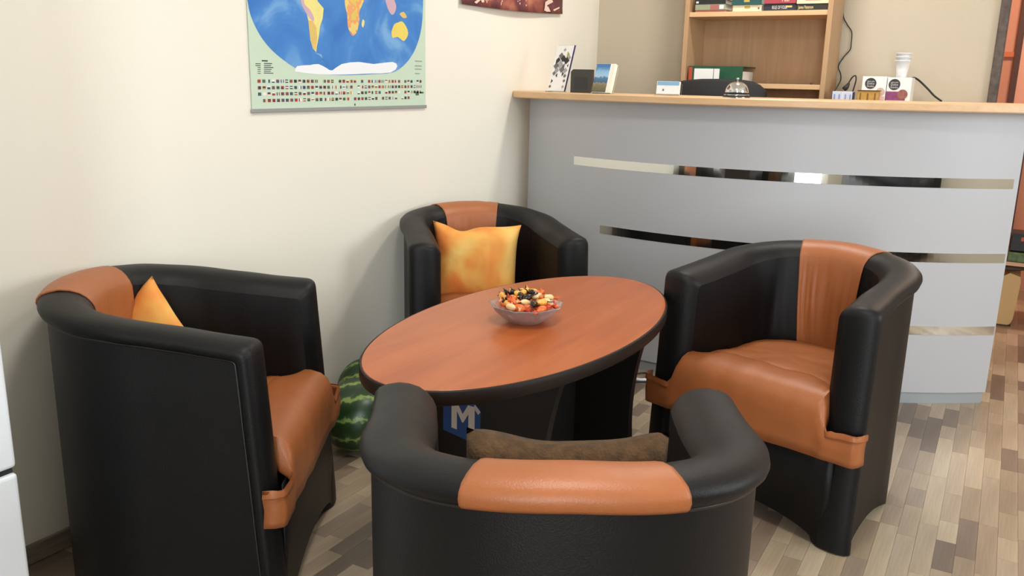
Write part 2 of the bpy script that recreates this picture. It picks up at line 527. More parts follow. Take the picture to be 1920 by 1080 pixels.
def chair(loc, face, label):
    rz = math.atan2(-face[0], face[1])
    t = empty('tub_chair', (loc[0], loc[1], .0045), rz, label=label, cat='chair', group='black and orange tub chairs around the oval table')
    for nm, me in CM.items():
        o = link(nm, me, t)
        if nm in ('front_panel', 'seat_flap', 'back_stripe'):
            so = o.modifiers.new('thickness', 'SOLIDIFY'); so.thickness = .004; so.offset = -1; so.use_even_offset = False
        if nm in PLAB: o['label'] = PLAB[nm]
    return t


def unit(x, y): l = math.hypot(x, y); return (x/l, y/l)


def front_to_center(fc, face): return (fc[0]-face[0]*.255, fc[1]-face[1]*.255)


fL = unit(.86, .51); cL = front_to_center((-1.448, 1.494), fL)
fB = unit(.72, -.66); cB = front_to_center((-1.469, 2.529), fB)
fN = unit(-.50, .866); cN = front_to_center((-.683, 1.366), fN)
fR = unit(-.262, -.965); cR = front_to_center((-.545, 2.330), fR)
chair_left = chair(cL, fL, 'black tub chair with orange seat beside the watermelons and white appliance')
chair_back = chair(cB, fB, 'tub chair in the corner between wall and counter, with wide orange cushion in it')
chair_near = chair(cN, fN, 'nearest tub chair, seen from behind, with brown cushion in it')
chair_right = chair(cR, fR, 'empty tub chair without cushion in front of the curved counter')

# ------------------------------------------------------------------ oval table
TX, TY, TZ, TA, TB = -1.030, 1.930, .605, .298, .605
tb = empty('oval_table', (TX, TY, .0045), 0, label='oval cherry wood coffee table with black base and dark edge', cat='table')
zt0 = TZ-.0045


def disc_ring(sa, sb, levels, n=96):
    V = []; Fc = []
    for (k, z) in levels:
        for i in range(n):
            a = 2*math.pi*i/n; V.append(((sa+k)*math.cos(a), (sb+k)*math.sin(a), z))
    for j in range(len(levels)-1):
        for i in range(n): Fc.append((j*n+i, j*n+(i+1) % n, (j+1)*n+(i+1) % n, (j+1)*n+i))
    Fc.append(tuple(range(n))[::-1]); Fc.append(tuple((len(levels)-1)*n+i for i in range(n)))
    return V, Fc


V, Fc = disc_ring(TA, TB, [(-.001, zt0-.030), (-.001, zt0-.002), (-.003, zt0)])
from_py('tabletop', V, Fc, M['table'], tb)
# dark edge band
V = []; Fc = []; n = 96
prof = [(-.004, -.033), (.002, -.033), (.004, -.030), (.004, -.004), (.002, -.001), (-.001, -.0006)]
for (k, z) in prof:
    for i in range(n):
        a = 2*math.pi*i/n; V.append(((TA+k)*math.cos(a), (TB+k)*math.sin(a), zt0+z))
for j in range(len(prof)-1):
    for i in range(n): Fc.append((j*n+i, j*n+(i+1) % n, (j+1)*n+(i+1) % n, (j+1)*n+i))
from_py('edge_band', V, Fc, M['table_edge'], tb, True)


def concave_board(name, half, waist, plane, off, th, m):
    prof = []
    for t in np.linspace(0, 1, 17):
        prof.append((half-(half-waist)*math.sin(math.pi*t)**.8, t*(zt0-.031)))
    out = prof+[(-x, z) for x, z in reversed(prof)]
    V = []; n = len(out)
    for s in (-th/2, th/2):
        for (a, z) in out: V.append((a, off+s, z) if plane == 'x' else (off+s, a, z))
    Fc = [tuple(range(n)), tuple(range(n, 2*n))[::-1]]+[(i, (i+1) % n, n+(i+1) % n, n+i) for i in range(n)]
    o = from_py(name, V, Fc, m, tb)
    return o


concave_board('cross_board', .235, .185, 'x', -.27, .028, M['table_black'])
concave_board('cross_board', .235, .185, 'x', .27, .028, M['table_black'])
box('stretcher_board', -.014, .014, -.256, .256, .02, zt0-.031, M['table_black'], tb)
# blue sticker with white M on the cross board facing the near chair
st = M['sticker'] = mat('blue_sticker', (44, 92, 168), .45)
yS = -.27-.0145
SX = .012
s_ = from_py('sticker', [(SX-.103, yS, .370), (SX+.004, yS, .352), (SX+.006, yS, .440), (SX+.003, yS, .447), (SX-.012, yS, .456), (SX-.103, yS, .452)],
             [(0, 1, 2, 3, 4, 5)], M['sticker'], tb)
s_['label'] = 'blue square sticker with a white letter M'
mm = [(-.078, .382), (-.062, .380), (-.062, .428), (-.047, .402), (-.044, .402), (-.029, .427), (-.029, .373), (-.011, .370), (-.011, .449), (-.030, .450), (-.0455, .424), (-.061, .450), (-.078, .450)]
bm = bmesh.new(); vs = [bm.verts.new((x+SX, yS-.0006, z)) for x, z in mm]; bm.faces.new(vs); bmesh.ops.triangulate(bm, faces=bm.faces[:])
from_bm('letter_m', bm, M['paper'], s_)
s2 = from_py('peeled_corner', [(SX-.010, yS-.001, .456), (SX+.006, yS-.001, .440), (SX+.002, yS-.006, .434), (SX-.012, yS-.006, .450)], [(0, 1, 2, 3)], M['paper'], s_)

# ------------------------------------------------------------------ glass bowl and candies
bp_ = onz(986, 603, TZ)
bx, by = float(bp_[0]), float(bp_[1])
scal = lambda a, r, z: 1+.018*math.cos(a*18)*(r > .045)+.03*math.cos(a*9)*(z > .038)
bowl = lathe('candy_bowl', [(.0, .004), (.034, .004), (.040, .0), (.044, .002), (.062, .014), (.080, .030), (.092, .046), (.095, .049), (.091, .050), (.076, .034), (.058, .019), (.040, .008), (.0, .008)], M['glass'], None, 72, scal)
bowl.location = (bx, by, TZ+.0005)
setprops(bowl, 'cut glass bowl heaped with wrapped candies on the oval table', 'bowl')
CC = {'orange': (226, 112, 52), 'cream': (238, 205, 150), 'black': (34, 22, 20), 'red': (196, 58, 34), 'yellow': (236, 178, 84)}
CMAT = {k: mat('wrapper_'+k, v, .25, bump=.3, bscale=180) for k, v in CC.items()}


def candy_mesh(body, tail):
    bm = bmesh.new()
    prof = [(-.026, .0075), (-.021, .0055), (-.0145, .0018), (-.012, .005), (-.007, .0082), (0, .0092), (.007, .0082), (.012, .005), (.0145, .0018), (.021, .0055), (.026, .0075)]
    n = 8; rings = []
    for i, (x, r) in enumerate(prof):
        ring = []
        for j in range(n):
            a = 2*math.pi*j/n; rr = r*(1+(.45*math.cos(a*4) if abs(x) > .015 else 0)); ring.append(bm.verts.new((x, rr*math.cos(a), rr*math.sin(a)*(.55 if abs(x) > .015 else .85))))
        rings.append(ring)
    for i in range(len(rings)-1):
        for j in range(n):
            f = bm.faces.new((rings[i][j], rings[i][(j+1) % n], rings[i+1][(j+1) % n], rings[i+1][j])); f.material_index = 1 if (i < 2 or i >= len(rings)-3) else 0
            f.smooth = True
    for rg in (rings[0], rings[-1]): bm.faces.new(rg)
    bmesh.ops.recalc_face_normals(bm, faces=bm.faces)
    me = bpy.data.meshes.new('candy'); bm.to_mesh(me); bm.free(); me.materials.append(CMAT[body]); me.materials.append(CMAT[tail]); return me


cms = [('orange', candy_mesh('orange', 'red'), 'candy in orange wrapper in the glass bowl'), ('cream', candy_mesh('cream', 'orange'), 'candy in cream wrapper in the glass bowl'),
       ('black', candy_mesh('black', 'black'), 'candy in shiny black wrapper in the glass bowl'), ('yellow', candy_mesh('yellow', 'black'), 'candy in yellow wrapper with dark ends in the glass bowl')]
rc = random.Random(11)
for layer, (cnt, rad, z) in enumerate(((6, .022, .022), (12, .040, .036), (18, .079, .053), (14, .068, .063), (6, .028, .073))):
    for i in range(cnt):
        k = rc.choices([0, 1, 2, 3], [.36, .22, .24, .18])[0]
        a = 2*math.pi*(i+rc.random()*.5)/cnt; r_ = rad*math.sqrt(rc.uniform(.25, 1)); low = layer < 3
        o = link('candy', cms[k][1]); o.location = (bx+r_*math.cos(a), by+r_*math.sin(a), TZ+z+rc.uniform(-.003, .004))
        o.rotation_euler = (rc.uniform(0, 6), rc.uniform(-.6, .6)*(.25 if low else 1), (a+1.57+rc.uniform(-.4, .4)) if low else rc.uniform(0, 6)); o.scale = (1.12,)*3
        setprops(o, cms[k][2], 'candy', cms[k][0]+' wrapped candies in the bowl')

# ------------------------------------------------------------------ cushions
def pillow(name, w, h, t, m, matrix, label, sag=0, seed=0, n=26, ear=.06, pw=4, dip=0):
    V = []; Fc = []
    for side in (1, -1):
        for i in range(n+1):
            for j in range(n+1):
                a = -1+2*i/n; b = -1+2*j/n
                pin = 1-ear*(1-abs(b)**3) ; pin2 = 1-ear*(1-abs(a)**3)
                x = w/2*a*pin; y = h/2*b*pin2
                th = t/2*((1-abs(a)**pw)*(1-abs(b)**pw))**.55
                wr = .008*noise.noise(Vector((x*12+seed, y*12, side*3)))*min(1, th/.01)
                y2 = y-sag*(1-a*a)*(b*.5+.5)-dip*math.exp(-((a+.35)/.3)**2)*max(0, b)**2
                V.append(Vector((x, y2, side*th+wr)))
    N = (n+1)*(n+1)
    for s in range(2):
        for i in range(n):
            for j in range(n):
                q = (s*N+i*(n+1)+j, s*N+(i+1)*(n+1)+j, s*N+(i+1)*(n+1)+j+1, s*N+i*(n+1)+j+1)
                Fc.append(q if s == 0 else q[::-1])
    me = bpy.data.meshes.new(name); me.from_pydata([tuple(v) for v in V], [], Fc); me.update()
    bm = bmesh.new(); bm.from_mesh(me); bmesh.ops.remove_doubles(bm, verts=bm.verts, dist=.0008); bmesh.ops.recalc_face_normals(bm, faces=bm.faces); bm.to_mesh(me); bm.free()
    me.polygons.foreach_set('use_smooth', [True]*len(me.polygons))
    o = link(name, me, None, m); o.matrix_world = matrix
    return setprops(o, label, 'cushion')


def frame(center, right, upv):
    r = Vector(right).normalized(); u = Vector(upv); u = (u-u.dot(r)*r).normalized(); n = r.cross(u)
    return Matrix(((r.x, u.x, n.x, center[0]), (r.y, u.y, n.y, center[1]), (r.z, u.z, n.z, center[2]), (0, 0, 0, 1)))


def watercolor():
    m = bpy.data.materials.new('orange_yellow_watercolour_fabric'); m.use_nodes = True; nt = m.node_tree; b = nt.nodes['Principled BSDF']
    tc = nt.nodes.new('ShaderNodeTexCoord'); n = nt.nodes.new('ShaderNodeTexNoise'); n.inputs['Scale'].default_value = 3.4; n.inputs['Detail'].default_value = 3
    n.inputs['Distortion'].default_value = .5
    nt.links.new(tc.outputs['Object'], n.inputs['Vector'])
    r = ramp(nt, n.outputs['Fac'], [(.32, (242, 208, 124)), (.43, (236, 178, 90)), (.52, (230, 138, 62)), (.66, (220, 108, 48))])
    nt.links.new(r.outputs[0], b.inputs['Base Color']); b.inputs['Roughness'].default_value = .85
    n2 = nt.nodes.new('ShaderNodeTexNoise'); n2.inputs['Scale'].default_value = 14
    nt.links.new(tc.outputs['Object'], n2.inputs['Vector'])
    bp = nt.nodes.new('ShaderNodeBump'); bp.inputs['Strength'].default_value = .5; bp.inputs['Distance'].default_value = .01
    nt.links.new(n2.outputs['Fac'], bp.inputs['Height']); nt.links.new(bp.outputs[0], b.inputs['Normal'])
    return m


M['watercolor'] = watercolor()
M['brownfab'] = mat('brown_plush', (76, 54, 29), .95, bump=1.0, bscale=240, var=.35, vscale=60)


def chair_pt(c, f, lx, ly, z):
    rx = (f[1], -f[0])   # chair's own right
    return Vector((c[0]+rx[0]*lx+f[0]*ly, c[1]+rx[1]*lx+f[1]*ly, z))


# back chair cushion: leans against the arm nearest the left wall, facing the camera
pc = chair_pt(cB, fB, .025, -.03, .545)
pillow('cushion', .335, .30, .11, M['watercolor'], frame(pc, (.86, .50, -.03), (-.10, .14, .96)), 'orange and yellow watercolour cushion in the corner chair below the counter', seed=3, dip=.022, ear=.09)
# left chair cushion: one corner points up behind the near arm
ap = onz(284, 527, .70)
rt = Vector((.62, .10, -.78)).normalized(); u2 = Vector((-.62, -.30, -.60))
u2 = (u2-u2.dot(rt)*rt).normalized()
cc_ = Vector(map(float, ap))+rt*.135+u2*.135
pillow('cushion', .29, .29, .09, M['watercolor'], frame(cc_, rt, -u2), 'yellow orange cushion with pointed corner in the chair beside the watermelons', seed=8)
# brown cushion in the near chair
pc = chair_pt(cN, fN, .0, -.128, .602)
pillow('cushion', .285, .29, .10, M['brownfab'], frame(pc, (fN[1], -fN[0], 0), (-fN[0]*.12, -fN[1]*.12, 1)), 'brown plush cushion in the nearest chair', sag=.028, seed=15, ear=.0, pw=7)

# ------------------------------------------------------------------ watermelons
def melon_mat():
    m = bpy.data.materials.new('watermelon_rind'); m.use_nodes = True; nt = m.node_tree; b = nt.nodes['Principled BSDF']
    tc = nt.nodes.new('ShaderNodeTexCoord'); sx = nt.nodes.new('ShaderNodeSeparateXYZ'); nt.links.new(tc.outputs['Object'], sx.inputs[0])
    at = nt.nodes.new('ShaderNodeMath'); at.operation = 'ARCTAN2'; nt.links.new(sx.outputs['Y'], at.inputs[0]); nt.links.new(sx.outputs['X'], at.inputs[1])
    n = nt.nodes.new('ShaderNodeTexNoise'); n.inputs['Scale'].default_value = 52; n.inputs['Detail'].default_value = 5; nt.links.new(tc.outputs['Object'], n.inputs['Vector'])
    ma = nt.nodes.new('ShaderNodeMath'); ma.operation = 'MULTIPLY_ADD'; ma.inputs[1].default_value = 11; nt.links.new(at.outputs[0], ma.inputs[0])
    nm = nt.nodes.new('ShaderNodeMath'); nm.operation = 'MULTIPLY'; nm.inputs[1].default_value = 5.0; nt.links.new(n.outputs['Fac'], nm.inputs[0]); nt.links.new(nm.outputs[0], ma.inputs[2])
    si = nt.nodes.new('ShaderNodeMath'); si.operation = 'SINE'; nt.links.new(ma.outputs[0], si.inputs[0])
    r = ramp(nt, si.outputs[0], [(.0, (28, 54, 24)), (.70, (33, 66, 28)), (.86, (58, 94, 40)), (.99, (132, 152, 80))])
    mr = nt.nodes.new('ShaderNodeMapRange'); mr.inputs[1].default_value = -1; nt.links.new(si.outputs[0], mr.inputs[0]); nt.links.new(mr.outputs[0], r.inputs[0])
    nt.links.new(r.outputs[0], b.inputs['Base Color']); b.inputs['Roughness'].default_value = .35
    return m


M['melon'] = melon_mat(); M['stem'] = mat('dry_stem', (112, 92, 52), .8)


def melon(loc, r, l, rot, label):
    bm = bmesh.new(); bmesh.ops.create_uvsphere(bm, u_segments=40, v_segments=24, radius=1)
    for v in bm.verts:
        z = v.co.z; k = 1+.03*noise.noise(v.co*1.3); v.co = Vector((v.co.x*r*k, v.co.y*r*k, z*l*(1-.05*z*z)))
    o = from_bm('watermelon', bm, M['melon'], None, True)
    s = tube('stem', [(0, 0, l*.93), (.004, .002, l*.98), (.012, .004, l+.012)], .004, M['stem'], o)
    o.location = loc; o.rotation_euler = rot
    return setprops(o, label, 'watermelon', 'watermelons on the floor by the wall')


melon((-1.752, 2.085, .1270), .122, .145, (0, 1.45, .55), 'front striped watermelon on the floor beside the oval table')
melon((-1.884, 2.292, .1220), .117, .120, (0, 1.5, .5), 'watermelon half hidden behind the front watermelon by the wall')

# ------------------------------------------------------------------ world map on the left wall
XM = XL+.004
mp = empty('world_map', (XM, 2.36, 1.115), 0, label='large world map with rows of small flags hanging on the cream wall', cat='map')
Y0, Y1, Z0, Z1 = 1.912, 2.812, 1.112, 1.78


def mapq(u, v, x=0.0): return (x, Y0+(Y1-Y0)*u-2.36, v-1.115)


def px_map(u, v):
    P = onx(u, v, XM); return (P[1], P[2])


bm = bmesh.new(); bm_box(bm, 0, .0015, Y0-2.36, Y1-2.36, Z0-1.115, Z1-1.115); from_bm('sheet', bm, mat('map_border_print', (200, 220, 198), .45), mp)
box('bottom_rail', -.001, .005, Y0-2.36-.004, Y1-2.36+.004, Z0-1.115-.006, Z0-1.115+.006, mat('grey_map_rail', (150, 152, 150), .4), mp, .001, 1)


def print_px(name, pts, m, x, parent, smooth_k=0):
    P = [px_map(*p) for p in pts]
    if smooth_k:
        Q = smooth_path([(a, b, 0) for a, b in P]+[(P[0][0], P[0][1], 0)], smooth_k)[:-1]; P = [(q.x, q.y) for q in Q]
    bm = bmesh.new(); vs = [bm.verts.new((x, a-2.36, b-1.115)) for a, b in P]
    f = bm.faces.new(vs)
    for f in bm.faces:
        f.normal_update()
        if f.normal.x < 0: f.normal_flip()
    me = bpy.data.meshes.new(name); bm.to_mesh(me); bm.free()
    return link(name, me, parent, m)


# ocean oval (rounded outline measured on the wall): centre and half axes in metres
oc_y, oc_z, oa, ob = 2.372, 1.545, .478, .335
oceanmat = bpy.data.materials.new('ocean_print'); oceanmat.use_nodes = True
nt = oceanmat.node_tree; b = nt.nodes['Principled BSDF']; tc = nt.nodes.new('ShaderNodeTexCoord'); n = nt.nodes.new('ShaderNodeTexNoise'); n.inputs['Scale'].default_value = 5
n.inputs['Detail'].default_value = 7; n.inputs['Distortion'].default_value = 1.2; nt.links.new(tc.outputs['Object'], n.inputs['Vector'])
r = ramp(nt, n.outputs['Fac'], [(.35, (52, 118, 196)), (.55, (70, 136, 208)), (.70, (120, 172, 222))]); nt.links.new(r.outputs[0], b.inputs['Base Color']); b.inputs['Roughness'].default_value = .45
print_px('ocean', [(463, 0), (468, 25), (478, 50), (492, 74), (510, 95), (530, 112), (552, 127), (575, 137), (640, 141), (700, 139), (735, 136), (755, 124), (771, 105), (782, 82), (789, 55), (792, 25), (792, -10), (785, -45), (760, -85), (700, -112), (630, -120), (560, -112), (500, -85), (470, -45)], oceanmat, .0018, mp, 3)



def landmat(nm, stops, sc=14):
    m = bpy.data.materials.new(nm); m.use_nodes = True; nt = m.node_tree; b = nt.nodes['Principled BSDF']; tc = nt.nodes.new('ShaderNodeTexCoord')
    n = nt.nodes.new('ShaderNodeTexNoise'); n.inputs['Scale'].default_value = sc; n.inputs['Detail'].default_value = 3; nt.links.new(tc.outputs['Object'], n.inputs['Vector'])
    r = ramp(nt, n.outputs['Fac'], stops); r.color_ramp.interpolation = 'CONSTANT'; nt.links.new(r.outputs[0], b.inputs['Base Color']); b.inputs['Roughness'].default_value = .45
    return m


m_ylw = mat('print_yellow', (236, 224, 140), .45, var=.05, vscale=30); m_och = mat('print_ochre', (222, 190, 112), .45, var=.06, vscale=40); m_pnk = mat('print_pink', (204, 172, 188), .45)
m_afr = landmat('print_africa', [(0, (222, 196, 96)), (.44, (232, 164, 110)), (.52, (232, 206, 120)), (.60, (222, 140, 130))])
m_aus = mat('print_australia', (234, 212, 104), .45, var=.04, vscale=20); m_ice = mat('print_ice', (240, 244, 248), .45); m_shelf = mat('print_shallow_sea', (128, 178, 224), .45)
m_line = mat('print_ink', (60, 64, 66), .5)
print_px('south_america', [(560, -8), (566, 10), (574, 25), (577, 38), (579, 55), (581, 75), (586, 91), (592, 98), (593, 88), (597, 68), (599, 50), (604, 35), (606, 16), (596, 4), (588, -10)], m_ylw, .0021, mp, 0)
print_px('south_america_andes', [(560, -8), (566, 12), (574, 26), (585, 40), (588, 34), (580, 18), (570, 8), (568, -6)], m_pnk, .0024, mp, 2)
print_px('south_america_cone', [(577, 38), (579, 58), (582, 78), (587, 91), (591, 95), (592, 84), (594, 70), (592, 52), (586, 40)], m_och, .0024, mp, 0)
print_px('africa', [(645, -10), (646, 10), (650, 28), (651, 48), (656, 62), (660, 67), (667, 62), (671, 50), (673, 35), (673, 22), (680, 5), (684, -10)], m_afr, .0021, mp, 3)
print_px('madagascar', [(679, 36), (677, 46), (680, 52), (683, 40)], m_ylw, .0021, mp, 2)
print_px('indonesia', [(720, -6), (726, 16), (734, 28), (740, 22), (742, 10), (734, -6)], m_pnk, .0021, mp, 2)
print_px('new_guinea', [(748, 26), (755, 34), (762, 32), (756, 22)], m_och, .0021, mp, 2)
print_px('australia', [(733, 60), (738, 46), (746, 42), (752, 40), (757, 44), (763, 55), (764, 66), (757, 77), (750, 73), (744, 69), (735, 71)], m_aus, .0021, mp, 2)
print_px('antarctica', [(552, 134), (556, 124), (580, 122), (596, 120), (612, 128), (622, 132), (640, 120), (672, 116), (700, 120), (735, 116), (744, 124), (732, 136), (690, 138), (640, 140), (590, 139)], m_ice, .0021, mp, 2)
print_px('shallow_sea', [(588, 98), (602, 102), (604, 110), (612, 120), (606, 112), (598, 104)], m_shelf, .0021, mp, 1)
# northern lands, above the picture
for nm, pts, m_ in (('north_america', [(490, -60), (520, -90), (560, -80), (552, -40), (540, -20), (555, -6), (535, -18), (515, -40)], m_ylw), ('eurasia', [(640, -60), (690, -85), (760, -75), (772, -45), (740, -15), (715, -25), (700, -12), (680, -30), (650, -35)], m_och)):
    print_px(nm, pts, m_, .0021, mp, 2)
# legend lines of print, flag rows
V = []; Fc = []; mi = []; rf = random.Random(4)


def quad(y0, y1, z0, z1, k, x=.0023):
    i = len(V); V.extend([(x, y0-2.36, z0-1.115), (x, y1-2.36, z0-1.115), (x, y1-2.36, z1-1.115), (x, y0-2.36, z1-1.115)]); Fc.append((i, i+1, i+2, i+3)); mi.append(k)


def pxq(u0, v0, u1, v1, k):
    a = px_map(u0, v1); b_ = px_map(u1, v0); quad(a[0], b_[0], a[1], b_[1], k)


pxq(490, 113, 501, 115, 0)
for i in range(6):
    pxq(478+4*(i > 1), 119+i*3.6, 488, 119.9+i*3.6, 0); pxq(494, 118.6+i*3.6, 494+rf.uniform(12, 26), 119.5+i*3.6, 0)
for v in (114, 123, 129, 137): pxq(777, v, 777+rf.uniform(8, 14), v+1.4, 1)
from_py('legend_print', V, Fc, [m_line, mat('print_grey', (150, 166, 156), .5)], mp, mi=mi)['kind'] = 'stuff'
V = []; Fc = []; mi = []
fm = [mat('flag_print_%d' % i, c, .5) for i, c in enumerate(((168, 52, 50), (46, 52, 60), (236, 236, 228), (70, 110, 90), (66, 88, 130), (206, 170, 84)))]
for row in range(4):
    zl_, zr_ = px_map(475, (155, 167.5, 179.5, 192)[row])[1], px_map(790, (155, 164.5, 174.5, 185)[row])[1]
    for k in range(44):
        if rf.random() < .06 or (row == 3 and k > 39): continue
        y = Y0+.026+k*.0194; w, h = .0125, .0095; z = zl_+(zr_-zl_)*k/43
        cs = rf.choices(range(6), [.3, .26, .16, .12, .1, .06], k=3)
        if rf.random() < .55:
            for q in range(3): quad(y, y+w, z+h*(2-q)/3, z+h*(3-q)/3, cs[q])
        else:
            for q in range(3): quad(y+w*q/3, y+w*(q+1)/3, z, z+h, cs[q])
o = from_py('flag_rows', V, Fc, fm, mp, mi=mi); o['label'] = 'four rows of tiny printed national flags'; o['kind'] = 'stuff'
V = []; Fc = []; mi = []
quad(Y1-.066, Y1-.045, 1.155, 1.168, 0); quad(Y1-.04, Y1-.014, 1.162, 1.168, 0); quad(2.385, 2.391, 1.121, 1.128, 1)
from_py('publisher_print', V, Fc, [fm[3], m_line], mp, mi=mi)['kind'] = 'stuff'

# ------------------------------------------------------------------ photo poster
ps = empty('photo_poster', (XL+.012, 3.5, 1.52), 0, label='dark red photo poster with pale figures high on the cream wall', cat='poster')


def postermat():
    m = bpy.data.materials.new('red_photo_print'); m.use_nodes = True; nt = m.node_tree; b = nt.nodes['Principled BSDF']; tc = nt.nodes.new('ShaderNodeTexCoord')
    n = nt.nodes.new('ShaderNodeTexNoise'); n.inputs['Scale'].default_value = 7; n.inputs['Detail'].default_value = 8; nt.links.new(tc.outputs['Object'], n.inputs['Vector'])
    r = ramp(nt, n.outputs['Fac'], [(.3, (70, 40, 44)), (.48, (112, 60, 68)), (.58, (150, 84, 72)), (.72, (196, 130, 108))]); nt.links.new(r.outputs[0], b.inputs['Base Color']); b.inputs['Roughness'].default_value = .5
    return m


V = []; Fc = []; nx_ = 20
for i in range(nx_+1):
    t = i/nx_; y = 3.052+(3.955-3.052)*t
    zb = 1.514+.026*t-.008*math.sin(math.pi*t); c = .004+.012*math.sin(math.pi*t)**2
    for (z, k) in ((zb, 1), (zb+.03, .6), (zb+.15, .2), (2.12, 0)): V.append((c*k, y-3.5, z-1.52))
for i in range(nx_):
    for k in range(3): a = i*4+k; Fc.append((a, a+4, a+5, a+1))
po = from_py('sheet', V, Fc, postermat(), ps, True)
mo = po.modifiers.new('thickness', 'SOLIDIFY'); mo.thickness = .0015
m_pale = mat('pale_print', (236, 206, 188), .5)


def pposter(u, v, lift=.006):
    P = onx(u, v, XL+.012); t = (P[1]-3.052)/.903; c = .004+.012*math.sin(math.pi*min(1, max(0, t)))**2
    return (c+.0035, P[1]-3.5, P[2]-1.52)


V = []; Fc = []; rp = random.Random(9)
def pp(pts):
    i = len(V); V.extend([pposter(*p) for p in pts]); Fc.append(tuple(range(i, i+len(pts))))
pp([(1016, 20), (1018, 4), (1030, -4), (1034, 4), (1022, 10), (1020, 21)]); pp([(1024, 12), (1029, 22), (1020, 22), (1021, 12)]); pp([(1034, 18), (1046, 13), (1047, 15), (1036, 21)])
pp([(886, 4), (897, -4), (900, -2), (890, 7)]); pp([(900, 5), (896, -4), (903, -4), (904, 4)])
for i in range(26):
    u = rp.uniform(905, 1010); v = rp.uniform(-12, 10 if u > 960 else 4); h = rp.uniform(2, 6); w = rp.uniform(1, 2.2)
    pp([(u, v), (u+w, v), (u+w*.8, v+h), (u+w*.2, v+h)])
po2 = from_py('printed_figures', V, Fc, m_pale, ps)
po2['kind'] = 'stuff'

# ------------------------------------------------------------------ reception counter
CC_, CR = np.array([-1.0704, 5.1599]), 1.8028


def arc_pt(x, r):   # point on front arc with radius r at given x
    dx = x-CC_[0]; return (x, CC_[1]-math.sqrt(max(0, r*r-dx*dx)))


ctr = empty('reception_counter', (-1.0, 3.40, .0045), 0, label='curved silver reception counter with beech top and mirror strips', cat='counter')
CO = Vector((-1.0, 3.40, .0045))


def band(name, x0, x1, z0, z1, r0, r1, m, n=72, smooth=True):
    """curved slab between radius r0 (outer, faces the room) and r1 (inner)"""
    V = []; Fc = []
    xs = np.linspace(x0, x1, n+1)
    for x in xs:
        a = math.asin((x-CC_[0])/r0); d = (math.sin(a), -math.cos(a))
        for (r, z) in ((r0, z0), (r0, z1), (r1, z1), (r1, z0)):
            V.append((CC_[0]+r*d[0]-CO.x, CC_[1]+r*d[1]-CO.y, z-CO.z))
    for i in range(n):
        for k in range(4): Fc.append((i*4+k, (i+1)*4+k, (i+1)*4+(k+1) % 4, i*4+(k+1) % 4))
    Fc.append((0, 1, 2, 3)); Fc.append((n*4+3, n*4+2, n*4+1, n*4))
    o = from_py(name, V, Fc, m, ctr)
    return o


band('front_panel', -1.965, .050, .052, 1.142, CR, CR-.02, M['silver'])
band('kick_plate', -1.955, .040, .0045, .052, CR-.008, CR-.03, M['kick'])
for (za, zb, xa, xb) in ((.862, .899, -1.66, .034), (.578, .614, -1.50, .044), (.290, .325, -1.30, .047)):
    s = band('mirror_strip', xa, xb, za, zb, CR+.0015, CR-.0005, M['mirror']); s['label'] = 'polished mirror strip'
# worktop : front edge overhangs the panel, back edge deeper
TOPR, TOPZ0, TOPZ1 = CR+.10, 1.142, 1.172
V = []; Fc = []; n = 80; xs = np.linspace(XL+.002, .26, n+1)
prof = [(0, TOPZ0), (0, TOPZ0)]
for x in xs:
    fx, fy = arc_pt(x, TOPR); by_ = CC_[1]-math.sqrt(max(.01, (CR-.30)**2-min(abs(x-CC_[0]), 1.2)**2))
    by_ = max(fy+.36, min(by_, 4.05))
    for (y, z) in ((fy+.004, TOPZ0), (fy, TOPZ0+.004), (fy, TOPZ1-.004), (fy+.004, TOPZ1), (by_, TOPZ1), (by_, TOPZ0)):
        V.append((x-CO.x, y-CO.y, z-CO.z))
for i in range(n):
    for k in range(6): Fc.append((i*6+k, (i+1)*6+k, (i+1)*6+(k+1) % 6, i*6+(k+1) % 6))
Fc.append(tuple(range(6))); Fc.append(tuple(n*6+k for k in range(6))[::-1])
from_py('worktop', V, Fc, M['beech'], ctr)
box('side_panel', .022-CO.x, .040-CO.x, 3.77-CO.y, 4.05-CO.y, .0, 1.137, M['silver'], ctr)
box('desk_surface', -1.93-CO.x, .02-CO.x, 3.80-CO.y, 3.97-CO.y, .70, .725, M['beech'], ctr)

# ------------------------------------------------------------------ bookcase behind the counter
BX0, BX1, BYF, BYB = -1.432, -.754, 4.14, YB-.014
bc = empty('bookcase', (-1.09, 4.28, .0045), 0, label='tall beech bookcase against the back wall behind the counter', cat='bookcase')
bo = Vector((-1.09, 4.28, .0045))


def bbox(name, x0, x1, y0, y1, z0, z1, m): return box(name, x0-bo.x, x1-bo.x, y0-bo.y, y1-bo.y, z0-bo.z, z1-bo.z, m, bc, .0012, 1)


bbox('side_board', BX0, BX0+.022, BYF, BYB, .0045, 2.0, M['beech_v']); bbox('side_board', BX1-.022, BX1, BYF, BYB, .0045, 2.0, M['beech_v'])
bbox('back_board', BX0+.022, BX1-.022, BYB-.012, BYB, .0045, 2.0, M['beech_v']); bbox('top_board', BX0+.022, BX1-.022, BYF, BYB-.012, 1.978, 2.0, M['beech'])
for z in (.06, .50, .86, 1.206, 1.530): bbox('shelf', BX0+.022, BX1-.022, BYF+.004, BYB-.012, z, z+.022, M['beech'])
SH = 1.552
